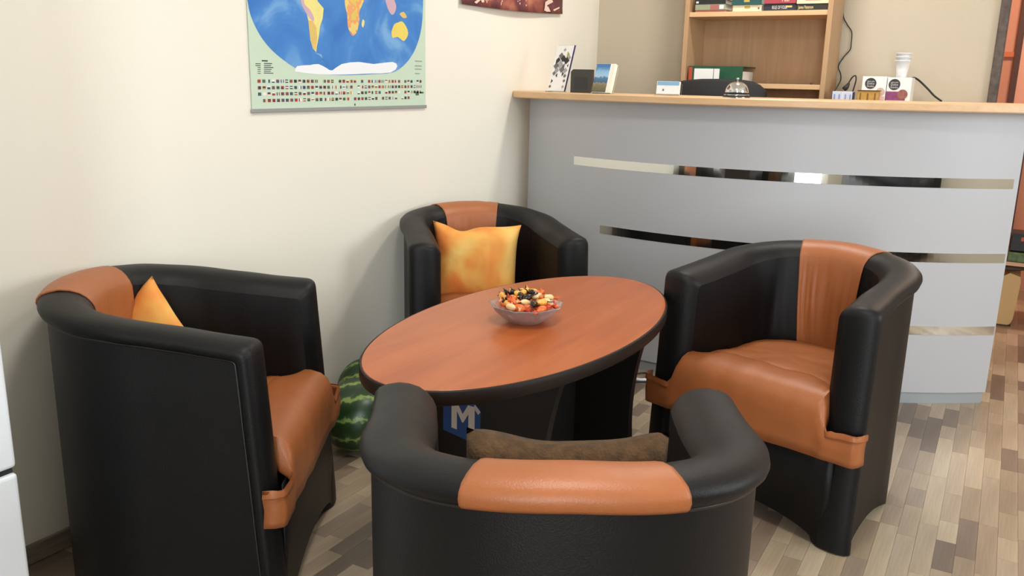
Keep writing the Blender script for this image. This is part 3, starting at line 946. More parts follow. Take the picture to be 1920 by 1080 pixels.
# books, lying in four stacks on the upper shelf
BK = [  # px range, list of (height px, colour, label, text, text colour)
    (1303, 1362, [(3, (196, 120, 104), 'thin pinkish book at the bottom of the leftmost stack', None, None), (9, (150, 158, 128), 'greenish book second from bottom in the leftmost stack', None, None), (8, (34, 38, 36), 'black book in the leftmost stack on the shelf', None, None), (8, (232, 218, 186), 'cream book near the top of the leftmost stack', None, None), (9, (70, 56, 54), 'dark brown book topping the leftmost stack', None, None)]),
    (1371, 1428, [(10, (236, 224, 190), 'cream paperback under the thick teal book', None, None), (20, (38, 82, 82), 'thick teal book with gold emblem on its spine', None, None)]),
    (1431, 1492, [(11, (42, 46, 60), 'dark book with white title RULE OF FOUR', 'RULE OF FOUR', (236, 232, 220)), (12, (166, 68, 78), 'red book with pale lettering on top of the dark one', 'Paul', (240, 214, 190)), (8, (238, 206, 196), 'pale pink book on top of the red one', None, None)]),
    (1492, 1556, [(10, (44, 44, 38), 'dark book with cream lettering at the bottom of the rightmost stack', 'James Patterson', (236, 214, 160)), (11, (240, 222, 186), 'cream book with red title in the rightmost stack', None, None), (8, (60, 62, 66), 'charcoal book on top of the rightmost stack', None, None)]),
]
PXM = .00276
for (u0, u1, L) in BK:
    z = SH+.0008
    for bi, (hp, c, lab, tx, tcol) in enumerate(L):
        h = hp*PXM; x0 = float(ony(u0, 20, BYF+.02)[0])+random.uniform(0, .006); x1 = float(ony(u1, 20, BYF+.02)[0])-random.uniform(0.002, .008); x1 = min(x1, BX1-.025)
        yf_ = BYF+.012+random.uniform(0, .014); dep = random.uniform(.11, .135); cx_, cy_ = (x0+x1)/2, yf_
        t = empty('book', (cx_, cy_, z), 0, label=lab, cat='book', group='books lying on the upper shelf')
        w = (x1-x0)/2; cm_ = mat('book_cover', c, .45, var=.06, vscale=30)
        bm = bmesh.new(); tk = min(.0025, h*.2)
        bm_box(bm, -w, w, 0, .004, 0, h); bm_box(bm, -w, w, .004, dep, 0, tk); bm_box(bm, -w, w, .004, dep, h-tk, h)
        from_bm('cover', bm, cm_, t)
        box('pages', -w+.004, w-.004, .004, dep-.004, tk, h-tk, M['paper'], t)
        if tx:
            text('spine_title', tx, h*.75, mat('spine_ink', tcol, .5), t, Matrix.Translation(({'Paul': w*.36, 'James Patterson': -w*.42}.get(tx, w*.02), -.0006, h*.46))@Matrix.Rotation(math.pi/2, 4, 'X'), width=2*w*{'Paul': .22, 'James Patterson': .48}.get(tx, .48))
        if 'RULE' in lab:
            box('gold_print', w*.46, w*.82, -.0006, 0, h*.45, h*.72, mat('gold_spine_print', (214, 200, 120), .5), t)
        if 'cream book with red' in lab:
            box('black_print_line', -w*.5, w*.52, -.0006, 0, h*.70, h*.78, mat('black_spine_print', (70, 58, 48), .5), t); box('red_print_line', -w*.46, w*.50, -.0006, 0, h*.42, h*.62, mat('red_spine_print', (204, 134, 116), .5), t)
        if lab.startswith('black book'):
            box('white_mark', -w*.92, -w*.76, -.0006, 0, h*.25, h*.62, M['paper'], t)
        if lab.startswith('cream paperback'):
            box('dark_mark', w*.74, w*.86, -.0006, 0, h*.3, h*.62, mat('dark_spine_mark', (110, 98, 78), .5), t)
        if 'teal' in lab:
            box('gold_emblem', -.012, .014, -.0006, .0, .012, h-.004, mat('gold_print', (188, 164, 84), .5), t)
        if 'greenish' in lab:
            box('spine_label', w-.028, w-.008, -.0006, 0, .004, h-.004, M['paper'], t); box('spine_print', 0.0, w-.03, -.0005, 0, .002, h-.002, mat('spine_pink', (170, 104, 96), .5), t)
        z += h+.0006
# green lever arch file lying on the lower shelf
SL = 1.228
x0 = float(ony(1291, 140, BYF+.02)[0]); x1 = float(ony(1392, 140, BYF+.02)[0]); zb_ = SL+.0008; zt_ = 1.309
fb = empty('binder', ((x0+x1)/2, BYF+.02, zb_), 0, label='green lever arch binder lying on the lower bookcase shelf', cat='binder')
w = (x1-x0)/2; hh = zt_-zb_-.004; g = mat('green_board', (28, 84, 58), .5, var=.1, vscale=20)
bm = bmesh.new(); bm_box(bm, -w, w, 0, .004, 0, hh); bm_box(bm, -w, w, .004, .23, 0, .003); bm_box(bm, -w, w, .004, .23, hh-.003, hh); from_bm('cover', bm, g, fb)
box('pages', -w+.01, w-.01, .02, .225, .004, hh*.7, M['paper'], fb)
box('spine_label', -w+.028, -w+.122, -.001, 0, .012, hh-.012, M['paper'], fb); box('spine_label', -w+.125, -w+.152, -.001, 0, .012, hh-.012, M['paper'], fb)
box('red_edge', -w, -w+.018, -.001, 0, .006, hh-.006, mat('red_print', (186, 74, 54), .5), fb)
bm = bmesh.new(); bmesh.ops.create_cone(bm, segments=20, radius1=.013, radius2=.013, depth=.002); bmesh.ops.rotate(bm, verts=bm.verts, matrix=Matrix.Rotation(math.pi/2, 3, 'X')); bmesh.ops.translate(bm, verts=bm.verts, vec=(.035, -.001, hh/2))
fr_ = from_bm('finger_ring', bm, M['chrome'], fb)
bm = bmesh.new(); bmesh.ops.create_cone(bm, segments=20, radius1=.010, radius2=.010, depth=.001); bmesh.ops.rotate(bm, verts=bm.verts, matrix=Matrix.Rotation(math.pi/2, 3, 'X')); bmesh.ops.translate(bm, verts=bm.verts, vec=(.035, -.0026, hh/2))
from_bm('finger_hole', bm, M['blackplastic'], fr_)
# small dark knob mark at the right of the lower shelf
ks = box('shelf_pin', -.012, .0, 0, .006, 0, .009, mat('brown_pin', (96, 52, 34), .5), None, .002); ks.location = tuple(ony(1523, 157, BYF+.02)); ks.location.z = SL+.0005
setprops(ks, 'tiny brown plug lying on the lower bookcase shelf', 'plug')

# ------------------------------------------------------------------ office chair behind the counter (only its back shows)
oc = empty('office_chair', (-1.02, 3.98, .0045), 0, label='black office chair whose curved back shows behind the counter bell', cat='chair')
V = []; Fc = []
top = [(1276, 152), (1290, 150), (1320, 148), (1360, 148), (1400, 150), (1415, 153), (1428, 160), (1437, 172)]
yo = 4.085
xs0, xs1 = float(ony(1274, 160, yo)[0]), float(ony(1437, 160, yo)[0])
TP = [(float(ony(u, v, yo)[0]), float(ony(u, v, yo)[2])) for u, v in top]
n = 30
for i in range(n+1):
    x = xs0+(xs1-xs0)*i/n; zt_ = np.interp(x, [p[0] for p in TP], [p[1] for p in TP]); yc = yo-.05*(1-((x-(xs0+xs1)/2)/((xs1-xs0)/2))**2)
    e = .012
    for (y, z) in ((yc-.022, .70), (yc-.022, zt_-e), (yc-.014, zt_-.002), (yc, zt_), (yc+.014, zt_-.002), (yc+.022, zt_-e), (yc+.022, .70)): V.append((x+1.02, y-3.98, z-.0045))
for i in range(n):
    for k in range(6): Fc.append((i*7+k, (i+1)*7+k, (i+1)*7+k+1, i*7+k+1))
    Fc.append((i*7+6, (i+1)*7+6, (i+1)*7, i*7))
Fc.append(tuple(range(7))); Fc.append(tuple(n*7+k for k in range(7))[::-1])
from_py('backrest', V, Fc, M['darkgrey'], oc, True)
box('seat', -.23, .23, -.19, .07, .44, .50, M['darkgrey'], oc, .02, 2)
box('back_support', -.03, .03, .05, .075, .44, .75, M['blackplastic'], oc)
lathe('gas_column', [(.03, .05), (.03, .25), (.022, .25), (.022, .44)], M['blackplastic'], oc, 16)
for k in range(5):
    a = 2*math.pi*k/5+.3; c, s = math.cos(a), math.sin(a)
    tube('base_leg', [(0, 0, .07), (.1*c, .1*s, .065), (.17*c, .17*s, .05)], .014, M['blackplastic'], oc, 8, 3)
    ba = bmesh.new(); bmesh.ops.create_uvsphere(ba, u_segments=12, v_segments=8, radius=.025); bmesh.ops.translate(ba, verts=ba.verts, vec=(.17*c, .17*s, .0255)); from_bm('castor', ba, M['blackplastic'], oc, True)

# ------------------------------------------------------------------ things on the counter top
TZC = TOPZ1+.0006


def on_top(u, d=.06):   # point on counter top at image column u, d behind the front edge
    a = ray(u, 180); lo, hi = 2.5, 4.5
    for _ in range(40):
        md = (lo+hi)/2; x = a[0]/a[1]*md
        if md > arc_pt(x, TOPR)[1]+d: hi = md
        else: lo = md
    return (a[0]/a[1]*lo, lo)


# acrylic stand with a tall geometric brochure
x, y = on_top(1041, .09)
t = empty('brochure_stand', (x, y, TZC), math.radians(-10), label='white brochure with dark triangles in a clear stand at the counter end by the wall', cat='brochure')
Lm = Matrix.Rotation(math.radians(-19), 4, 'X')
def tilt_part(name, bmf, m, parent, T=Lm):
    bm = bmesh.new(); bmf(bm); bmesh.ops.transform(bm, matrix=T, verts=bm.verts); return from_bm(name, bm, m, parent)
sheet = tilt_part('brochure', lambda bm: bm_box(bm, -.046, .046, 0, .006, .004, .212), M['paper'], t)
tilt_part('blue_spine', lambda bm: bm_box(bm, .0465, .0485, -.001, .007, .004, .214), mat('navy_print', (42, 44, 88), .4), t)
tilt_part('stand_back', lambda bm: bm_box(bm, -.048, .052, .008, .010, .0, .217), M['acrylic'], t)
box('stand_foot', -.048, .052, -.012, .060, .0, .003, M['acrylic'], t)
V = []; Fc = []; mi = []; rb = random.Random(5)
def dia(cx, cz, s, k, tri=0):
    i = len(V); P = [(cx, cz+s), (cx+s, cz), (cx, cz-s), (cx-s, cz)]
    if tri: P = P[:3] if tri == 1 else [P[0], P[2], P[3]]
    V.extend([Lm@Vector((a, -.0008, b*1.1)) for a, b in P]); Fc.append(tuple(range(i, i+len(P)))); mi.append(k)
for (a, b, s, k, tr) in ((-.012, .148, .011, 1, 0), (.016, .152, .012, 3, 1), (.002, .136, .012, 0, 0), (-.022, .130, .010, 0, 0), (.020, .128, .013, 0, 0), (-.008, .112, .014, 2, 0), (.016, .106, .011, 1, 2), (-.026, .106, .012, 1, 0), (.006, .092, .012, 1, 0), (.024, .088, .010, 2, 0), (-.018, .088, .010, 2, 0), (-.028, .076, .008, 1, 0), (.012, .074, .009, 0, 1), (-.010, .068, .008, 0, 2), (.028, .066, .007, 1, 0), (0, .172, .006, 2, 0), (-.034, .044, .008, 0, 1), (.030, .046, .006, 1, 0), (-.034, .022, .006, 1, 0), (.030, .022, .006, 2, 0), (.030, .140, .008, 2, 0), (-.032, .120, .007, 0, 1), (.034, .108, .006, 0, 2)):
    dia(a*1.1, .02+(b-.02)*1.02, s*1.25, k, tr)
from_py('geometric_print', V, Fc, [mat('print_dark', (52, 50, 54), .5), mat('print_mid', (112, 108, 110), .5), mat('print_light', (160, 160, 166), .5), mat('print_olive', (160, 160, 96), .5)], sheet, mi=mi)
# dark plastic box (back of a card holder)
x, y = on_top(1088, .11)
t = empty('card_box', (x, y, TZC), math.radians(6), label='small dark grey box between two brochure stands', cat='box')
pts = [(-.047, 0), (.047, 0), (.047, .098), (-.037, .098), (-.047, .088)]
bm = bmesh.new(); vs = [bm.verts.new((a, 0, z)) for a, z in pts]; f = bm.faces.new(vs); r = bmesh.ops.extrude_face_region(bm, geom=[f]); bmesh.ops.translate(bm, verts=[v for v in r['geom'] if isinstance(v, bmesh.types.BMVert)], vec=(0, .035, 0))
from_bm('body', bm, mat('dark_grey_box', (62, 62, 56), .4), t)
box('front_label', -.030, .030, -.001, 0, .012, .066, mat('dark_label', (50, 48, 48), .5), t)
# sky leaflet in a clear stand
x, y = on_top(1124, .075)
t = empty('leaflet_stand', (x, y, TZC), math.radians(-8), label='clear stand of leaflets with blue sky and landscape photo on the counter', cat='leaflets')
Lm2 = Matrix.Rotation(math.radians(-18), 4, 'X')
lf = tilt_part('leaflet', lambda bm: bm_box(bm, -.042, .026, 0, .012, .004, .128), M['paper'], t, Lm2)
def skyprint():
    m = bpy.data.materials.new('sky_landscape_print'); m.use_nodes = True; nt = m.node_tree; b = nt.nodes['Principled BSDF']; tc = nt.nodes.new('ShaderNodeTexCoord'); sx = nt.nodes.new('ShaderNodeSeparateXYZ'); nt.links.new(tc.outputs['Generated'], sx.inputs[0])
    n = nt.nodes.new('ShaderNodeTexNoise'); n.inputs['Scale'].default_value = 6; nt.links.new(tc.outputs['Generated'], n.inputs['Vector'])
    ma = nt.nodes.new('ShaderNodeMath'); ma.operation = 'MULTIPLY_ADD'; ma.inputs[1].default_value = .22; nt.links.new(n.outputs['Fac'], ma.inputs[0]); nt.links.new(sx.outputs['Z'], ma.inputs[2])
    r = ramp(nt, ma.outputs[0], [(.10, (92, 90, 60)), (.34, (122, 116, 88)), (.42, (150, 138, 112)), (.47, (62, 98, 132)), (.62, (84, 124, 160)), (.66, (168, 200, 226)), (.85, (140, 186, 224)), (1.0, (72, 124, 176))]); nt.links.new(r.outputs[0], b.inputs['Base Color']); b.inputs['Roughness'].default_value = .3
    return m
tilt_part('photo_print', lambda bm: bm_box(bm, -.042, .026, -.001, 0, .006, .127), skyprint(), lf, Lm2)
tilt_part('pages', lambda bm: bm_box(bm, .0265, .046, .002, .022, .004, .129), mat('cream_paper', (240, 238, 222), .6), t, Lm2)
tilt_part('stand_back', lambda bm: bm_box(bm, -.046, .050, .024, .026, .0, .118), M['acrylic'], t, Lm2)
box('stand_foot', -.046, .050, -.012, .048, .0, .003, M['acrylic'], t)
# business card holder
x, y = on_top(1251, .065)
t = empty('card_holder', (x, y, TZC), math.radians(5), label='clear holder of white and blue business cards on the counter', cat='card holder')
box('tray', -.050, .050, -.012, .032, 0, .004, M['acrylic'], t); tilt_part('tray_back', lambda bm: bm_box(bm, -.050, .050, .022, .024, .002, .05), M['acrylic'], t, Matrix.Rotation(math.radians(-8), 4, 'X'))
cds = tilt_part('cards', lambda bm: bm_box(bm, -.046, .046, 0, .016, .006, .056), M['paper'], t, Matrix.Rotation(math.radians(-8), 4, 'X'))
tilt_part('blue_band', lambda bm: bm_box(bm, -.044, .044, -.001, 0, .040, .055), mat('sky_blue_print', (130, 180, 214), .4), cds, Matrix.Rotation(math.radians(-8), 4, 'X'))
tilt_part('card_logo', lambda bm: bm_box(bm, -.022, -.015, -.001, 0, .018, .026), mat('grey_logo', (120, 124, 130), .5), cds, Matrix.Rotation(math.radians(-8), 4, 'X'))
# call bell
x, y = on_top(1381, .055)
t = empty('call_bell', (x, y, TZC), 0, label='chrome call bell with black base on the beech counter top', cat='bell')
lathe('base', [(.0, 0), (.050, 0), (.051, .003), (.047, .010), (.043, .016), (0, .016)], M['blackplastic'], t, 40)
lathe('base_ring', [(.044, .012), (.0475, .012), (.0475, .009), (.050, .003), (.0525, .0), (.050, .0), (.044, .009)], M['chrome'], t, 40)
lathe('dome', [(.0435, .019), (.044, .021), (.042, .032), (.036, .044), (.027, .053), (.016, .058), (.0, .060)], M['chrome'], t, 40)
lathe('button', [(.0, .058), (.003, .058), (.003, .068), (.006, .069), (.0055, .073), (0, .074)], M['chrome'], t, 20)

# ------------------------------------------------------------------ low cabinet at the back wall carrying coffee things
ZK = 1.140
YK = 4.20
cb_ = empty('storage_cabinet', (-.42, 4.27, .0045), 0, label='beech storage cabinet behind the counter at the back wall', cat='cabinet')
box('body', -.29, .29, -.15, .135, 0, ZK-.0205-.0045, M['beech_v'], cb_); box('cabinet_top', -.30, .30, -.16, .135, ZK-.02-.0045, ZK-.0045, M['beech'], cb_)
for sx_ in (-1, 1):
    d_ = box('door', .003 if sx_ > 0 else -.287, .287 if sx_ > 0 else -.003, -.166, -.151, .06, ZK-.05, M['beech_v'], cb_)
    box('handle', sx_*.03-.005, sx_*.03+.005, -.186, -.166, .8, .92, M['chrome'], d_)
ZK += .0006


def kbox(name, u0, u1, vtop, ydepth, depth, m, label, rz=0, cat='box'):
    a = ony(u0, vtop, ydepth); b_ = ony(u1, vtop, ydepth); w_ = float(b_[0]-a[0]); h_ = float(a[2])-ZK
    t = empty(name, (float(a[0]+b_[0])/2, ydepth, ZK), rz, label=label, cat=cat)
    box('carton', -w_/2, w_/2, 0, depth, 0, h_, m, t, .0015, 1)
    return t, w_, h_


def disc(name, x, y, z, r, m, parent):
    bm = bmesh.new(); bmesh.ops.create_cone(bm, segments=28, radius1=r, radius2=r, depth=.001, cap_ends=True); bmesh.ops.rotate(bm, verts=bm.verts, matrix=Matrix.Rotation(math.pi/2, 3, 'X')); bmesh.ops.translate(bm, verts=bm.verts, vec=(x, y, z)); return from_bm(name, bm, m, parent)


m_logo = mat('logo_charcoal', (52, 50, 52), .5); m_lt = mat('logo_white', (224, 222, 222), .5)
XR90 = Matrix.Rotation(math.pi/2, 4, 'X')
for (u0, u1, vt, lab, second) in ((1618, 1664, 143, 'white coffee capsule carton with round logo behind the gold box', False), (1665, 1711, 145, 'white and purple coffee capsule carton under the plastic cups', True)):
    t, w_, h_ = kbox('coffee_carton', u0, u1, vt, YK, .12, M['paper'], lab)
    lx = -w_/2+.036 if not second else -w_/2+.030
    lg = disc('logo_disc', lx, -.0012, h_-.030, .0235, m_logo, t)
    text('logo_text', 'NESCAFE', .008, m_lt, lg, Matrix.Translation((lx, -.0020, h_-.022))@XR90, width=.030)
    text('logo_text', 'Dolce', .013, m_lt, lg, Matrix.Translation((lx, -.0020, h_-.031))@XR90, width=.030)
    text('logo_text', 'Gusto', .013, m_lt, lg, Matrix.Translation((lx, -.0020, h_-.042))@XR90, width=.030)
    if second:
        box('purple_band', -w_/2, w_/2-.02, -.0012, 0, h_-.098, h_-.060, mat('purple_print', (142, 70, 118), .45, var=.25, vscale=60), t)
        disc('cup_photo', w_/2-.032, -.0016, h_-.072, .021, mat('coffee_print', (150, 96, 88), .45, var=.3, vscale=60), t)
    else:
        disc('cup_photo', w_/2-.022, -.0012, h_-.066, .018, mat('coffee_print_pale', (206, 184, 164), .45, var=.15, vscale=60), t)
        box('red_print', w_/2-.024, w_/2-.003, -.0012, 0, .01, h_-.085, mat('rosy_print', (220, 186, 178), .5, var=.15, vscale=80), t)
# gold box and small blue white box in front
t, w_, h_ = kbox('gold_box', 1608, 1648, 170, YK-.075, .055, mat('gold_carton', (206, 158, 76), .45, var=.1, vscale=60), 'small gold carton in front of the white coffee carton')
for k in (-.03, 0.0, .03): box('printed_band', k-.003, k+.003, -.0012, 0, .004, h_-.010, mat('brown_print', (140, 98, 44), .5), t)
tilt = box('open_flap', -w_/2, w_/2+.004, -.004, .05, h_, h_+.003, mat('brown_flap', (92, 62, 40), .6), t)
t, w_, h_ = kbox('tea_box', 1561, 1599, 171, YK-.075, .06, mat('pale_blue_carton', (216, 222, 240), .45), 'small white and blue carton beside the bookcase')
box('side_print', w_/2-.002, w_/2+.0012, .001, .059, .002, h_-.002, mat('navy_carton', (66, 66, 120), .5), t); box('side_print', -w_/2-.0012, -w_/2+.002, .001, .059, .002, h_-.002, mat('navy_carton2', (66, 66, 120), .5), t)
for k in (-.032, -.012, .014, .034): box('printed_band', k-.003, k+.003, -.0012, 0, .006, h_-.012, mat('blue_grey_print', (150, 160, 196), .5), t)
box('divider', -.0015, .0015, -.0012, 0, 0, h_, M['paper'], t)
# stack of white plastic cups on the carton
a = ony(1690, 143, YK+.06)
ztop_c = float(ony(1665+20, 145, YK)[2])+.0008
cupb = Vector((float(a[0]), YK+.06, ztop_c))
for k in range(3):
    z0 = k*.016
    prof = [(.0, .0), (.021, .0), (.024, .03), (.031, .068), (.0345, .069), (.0345, .072), (.030, .070), (.023, .03), (.020, .002), (0, .002)]
    o = lathe('plastic_cup', prof, M['white'], None, 32); o.location = cupb+Vector((0, 0, z0))
    setprops(o, ('bottom cup of the nested white plastic stack on the purple carton', 'middle cup of the nested white plastic stack on the purple carton', 'topmost cup of the nested white plastic stack on the purple carton')[k], 'cup', 'nested white cups')

# cables
def wallpx(u, v, d=.006): P = ony(u, v, YB-d); return tuple(map(float, P))
cab = empty('hanging_cable', wallpx(1581, 40), 0, label='thin black cable hanging down the back wall beside the bookcase', cat='cable')
o0 = Vector(cab.location)
PT = [Vector(wallpx(u, v)) for u, v in ((1583, -60), (1582, -10), (1581, 28), (1588, 45), (1597, 60), (1596, 80), (1594, 93), (1582, 107), (1572, 124), (1576, 138), (1577, 152), (1576, 172))]
PT[-1].y = YK+.05; PT[-2].y -= .02
tube('wire', [p-o0 for p in PT], .0024, M['blackplastic'], cab)
def kp(u, v, y): P = ony(u, v, y); return Vector(map(float, P))
pl_ = empty('power_plug', kp(1585, 167, YK+.03), 0, label='black power plug with looped cable behind the tea carton', cat='plug'); o0 = Vector(pl_.location)
tube('plug_body', [kp(1582, 168, YK+.03)-o0, kp(1588, 162, YK+.03)-o0, kp(1592, 155, YK+.03)-o0], .006, M['blackplastic'], pl_, 10, 6, [.011, .012, .008, .004])
tube('wire', [kp(1591, 156, YK+.03)-o0, kp(1598, 145, YK+.03)-o0, kp(1604, 142, YK+.03)-o0, kp(1605, 150, YK+.03)-o0, kp(1601, 165, YK+.03)-o0, kp(1597, 176, YK+.03)-o0], .003, M['blackplastic'], pl_)
pw = empty('power_cable', kp(1735, 160, YK+.06), 0, label='thick black cable running down from behind the purple carton', cat='cable'); o0 = Vector(pw.location)
tube('wire', [kp(1700, 152, YK+.15)-o0, kp(1712, 146, YK+.15)-o0, kp(1722, 150, YK+.15)-o0, kp(1738, 165, YK+.13)-o0, kp(1752, 180, YK+.12)-o0, kp(1766, 190, YK+.12)-o0], .0042, M['blackplastic'], pw)
# cables lying on the floor by the counter
wc = empty('white_cable', (-1.22, 3.26, .0045), 0, label='white cable on the floor at the foot of the counter', cat='cable'); o0 = Vector(wc.location)
tube('wire', [Vector(map(float, onz(u, v, .014)))-o0 for u, v in ((1160, 704), (1180, 708), (1200, 712), (1214, 710), (1220, 702), (1221, 696))], .0065, M['white'], wc)
bk = empty('black_cable', (-1.22, 3.24, .0045), 0, label='thin black cables on the floor beside the white cable', cat='cable'); o0 = Vector(bk.location)
tube('wire', [Vector(map(float, onz(u, v, .009)))-o0 for u, v in ((1165, 713), (1185, 716), (1205, 716), (1226, 717))], .003, M['blackplastic'], bk)
tube('wire', [Vector(map(float, onz(u, v, .010)))-o0 for u, v in ((1170, 704), (1190, 701), (1206, 699), (1222, 700))], .003, M['blackplastic'], bk)

# ------------------------------------------------------------------ white appliance at the left edge
FX, FY = -1.508, .8215
fr = empty('refrigerator', (-1.74, .52, .0045), 0, label='white two door appliance at the left edge beside the wall', cat='refrigerator')
box('body', -.23, FX+1.74-.045, -.30, FY-.52, .0, 1.62, M['fridge'], fr, .008, 2)
lo_ = box('lower_door', FX+1.74-.043, FX+1.74, -.30, FY-.52, .03, .490, M['fridge'], fr, .007, 3)
up_ = box('upper_door', FX+1.74-.043, FX+1.74, -.30, FY-.52, .502, 1.62, M['fridge'], fr, .007, 3)
box('door_gasket', FX+1.74-.046, FX+1.74-.010, -.29, FY-.52-.004, .488, .504, M['gap'], fr)
box('sticker', FX+1.74, FX+1.74+.0008, FY-.52-.090, FY-.52-.055, .53, .60, mat('pale_blue_sticker', (176, 208, 224), .5), up_)

# ------------------------------------------------------------------ things in the next room, seen past the counter's end
bn = empty('storage_bin', (.055, 5.22, .0045), 0, label='beige plastic bin on the floor past the counter end', cat='bin')
m_bg = mat('beige_plastic', (214, 182, 124), .5)
bm = bmesh.new()
pts = [(-.20, 0), (.05, 0), (.075, .012), (.085, .04), (.095, .24), (.090, .27), (.04, .285), (-.01, .25), (-.20, .18)]
vs = [bm.verts.new((a, -.09, z)) for a, z in pts]; f = bm.faces.new(vs); r = bmesh.ops.extrude_face_region(bm, geom=[f]); bmesh.ops.translate(bm, verts=[v for v in r['geom'] if isinstance(v, bmesh.types.BMVert)], vec=(0, .26, 0))
from_bm('body', bm, m_bg, bn)
box('dark_rim', -.20, .08, -.092, .172, -.0, .006, mat('dark_brown_rim', (60, 48, 38), .6), bn)
sf = empty('low_shelf', (.10, 5.3, .0045), 0, label='low wooden shelf above the beige bin past the counter end', cat='shelf')
box('shelf_board', -.30, .30, -.20, .20, .330, .348, M['beech'], sf)
for sx_ in (-.29, .29):
    for sy_ in (-.19, .19): box('leg', sx_-.01, sx_+.01, sy_-.01, sy_+.01, 0, .33, M['blackplastic'], sf)
bg = empty('dark_bag', (.14, 5.20, .290), 0, label='dark grey bag on the beige bin under the low shelf', cat='bag')
bm = bmesh.new(); bmesh.ops.create_uvsphere(bm, u_segments=20, v_segments=12, radius=1)
for v in bm.verts: v.co = Vector((v.co.x*.10, v.co.y*.05, v.co.z*.02))
bmesh.ops.translate(bm, verts=bm.verts, vec=(-.07, 0, .02)); from_bm('body', bm, mat('dark_grey_bag', (88, 80, 70), .8), bg, True)
bx2 = empty('black_box', (.11, 5.16, .353), 0, label='black box with red print on the low shelf past the counter end', cat='box')
box('body', -.035, .12, -.03, .10, .055, .148, M['blackplastic'], bx2, .003, 1); box('lid', -.045, .13, -.04, .11, .138, .150, M['blackplastic'], bx2); box('red_print', .01, .06, -.0312, -.03, .11, .13, mat('red_label', (206, 92, 78), .5), bx2)
gb = empty('green_packet', (.12, 5.14, .353), 0, label='green printed packet under the black box on the low shelf', cat='packet')
box('body', -.05, .11, -.03, .09, 0, .050, mat('green_packet_print', (84, 112, 70), .5, var=.5, vscale=40), gb, .004, 1)

# ------------------------------------------------------------------ furniture behind the camera (seen only in the mirror strips)
sfa = empty('sofa', (1.98, -.1, .0045), 0, label='long black sofa along the right wall', cat='sofa')
box('base', -.05, .58, -1.4, 1.7, .05, .42, M['black'], sfa, .03, 2); box('backrest', .40, .60, -1.4, 1.7, .42, .85, M['black'], sfa, .04, 2)
box('armrest', -.05, .40, 1.52, 1.7, .42, .62, M['black'], sfa, .03, 2); box('armrest', -.05, .40, -1.4, -1.22, .42, .62, M['black'], sfa, .03, 2)
sb = empty('sideboard', (-.75, -2.2, .0045), 0, label='dark sideboard against the wall behind the camera', cat='sideboard')
box('body', -1.1, 1.2, -.28, .15, .05, .95, mat('dark_stained_wood', (42, 34, 32), .4), sb, .004, 1)
for k in range(4): box('door', -1.09+k*.57, -.53+k*.57, .151, .166, .08, .92, mat('dark_door_wood', (48, 38, 35), .4), sb)

# ------------------------------------------------------------------ floor : subfloor and laminate pieces
fl = struct(box('floor', XL-.1, XR+.1, YF-.1, 6.25, -.03, .0, mat('floor_joint', (96, 84, 74), .8)))
PAL = [(166, 148, 124), (178, 160, 135), (154, 136, 115), (138, 120, 102), (118, 102, 88), (184, 167, 142), (160, 141, 119), (146, 129, 112), (170, 152, 130), (128, 112, 98)]
FM = [wood('laminate_%d' % i, [(.3, tuple(int(v*.93) for v in c)), (.7, tuple(min(255, int(v*1.04)) for v in c))], 1, 1.0, .38, 16, 5, .02) for i, c in enumerate(PAL)]
bpy.context.view_layer.update(); dg = bpy.context.evaluated_depsgraph_get()
rp = random.Random(21); pieces = []
SWID = .0495; nx = int((XR-XL)/SWID)
for i in range(nx+1):
    x0 = XL+i*SWID; y = YF-rp.uniform(0, .3); last = -1
    while y < 6.2:
        L = rp.choice([.13, .17, .20, .24, .30, .36]); k = rp.choices(range(10), [14, 14, 9, 8, 5, 12, 10, 8, 12, 6])[0]
        if k == last: k = (k+3) % 10
        last = k
        if y+L > YF: pieces.append((x0, min(x0+SWID, XR), max(y, YF), min(y+L, 6.2), k))
        y += L
vis = []
co = Vector(CAM)
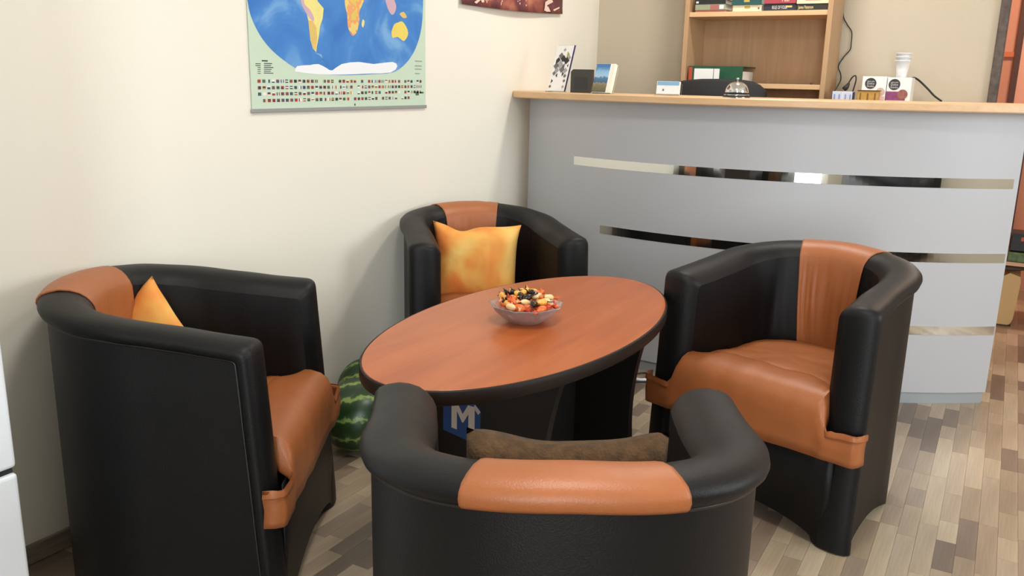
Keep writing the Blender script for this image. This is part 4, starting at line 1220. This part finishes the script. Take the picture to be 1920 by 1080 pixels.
for pi, (x0, x1, y0, y1, k) in enumerate(pieces):
    best = 0
    for (a, b_) in ((.5, .5), (.5, .15), (.5, .85), (.15, .3), (.85, .7)):
        P = Vector((x0+(x1-x0)*a, y0+(y1-y0)*b_, .004)); u, v, d = proj(P)
        if d < .1 or not (-5 < u < 1925 and -5 < v < 1085): continue
        dr = P-co; hit, loc, *_r = S.ray_cast(dg, co, dr.normalized(), distance=dr.length-.004)
        if not hit: best += 1
    if best:
        d = (Vector(((x0+x1)/2, (y0+y1)/2, 0))-co).length; vis.append((best/d**2*(y1-y0), pi))
vis.sort(reverse=True); chosen = {pi for _, pi in vis[:300]}
print('planks visible', len(vis), 'all', len(pieces))
ume = {}
def unit_plank(k):
    if k not in ume:
        bm = bmesh.new(); bm_box(bm, -.5, .5, -.5, .5, 0, 1); me = bpy.data.meshes.new('plank'); bm.to_mesh(me); bm.free(); me.materials.append(FM[k]); ume[k] = me
    return ume[k]
def plank_mesh(k, w, l):
    key = (k, round(w, 4), round(l, 3))
    if key not in ume:
        bm = bmesh.new(); bm_box(bm, -w/2, w/2, -l/2, l/2, 0, .0042); me = bpy.data.meshes.new('plank'); bm.to_mesh(me); bm.free(); me.materials.append(FM[k]); ume[key] = me
    return ume[key]
V = []; Fc = []; mi = []; G = .0003
for pi, (x0, x1, y0, y1, k) in enumerate(pieces):
    if pi in chosen:
        o = link('plank', plank_mesh(k, x1-x0-2*G, y1-y0-2*G), fl); o.location = ((x0+x1)/2, (y0+y1)/2, 0)
    else:
        i = len(V); a, b_, c, d = x0+G, x1-G, y0+G, y1-G
        V += [(a, c, 0), (b_, c, 0), (b_, d, 0), (a, d, 0), (a, c, .0042), (b_, c, .0042), (b_, d, .0042), (a, d, .0042)]
        for q in ((4, 5, 6, 7), (0, 1, 5, 4), (1, 2, 6, 5), (2, 3, 7, 6), (3, 0, 4, 7)): Fc.append(tuple(i+t for t in q)); mi.append(k)
o = from_py('plank_field', V, Fc, FM, fl, mi=mi); o['kind'] = 'stuff'
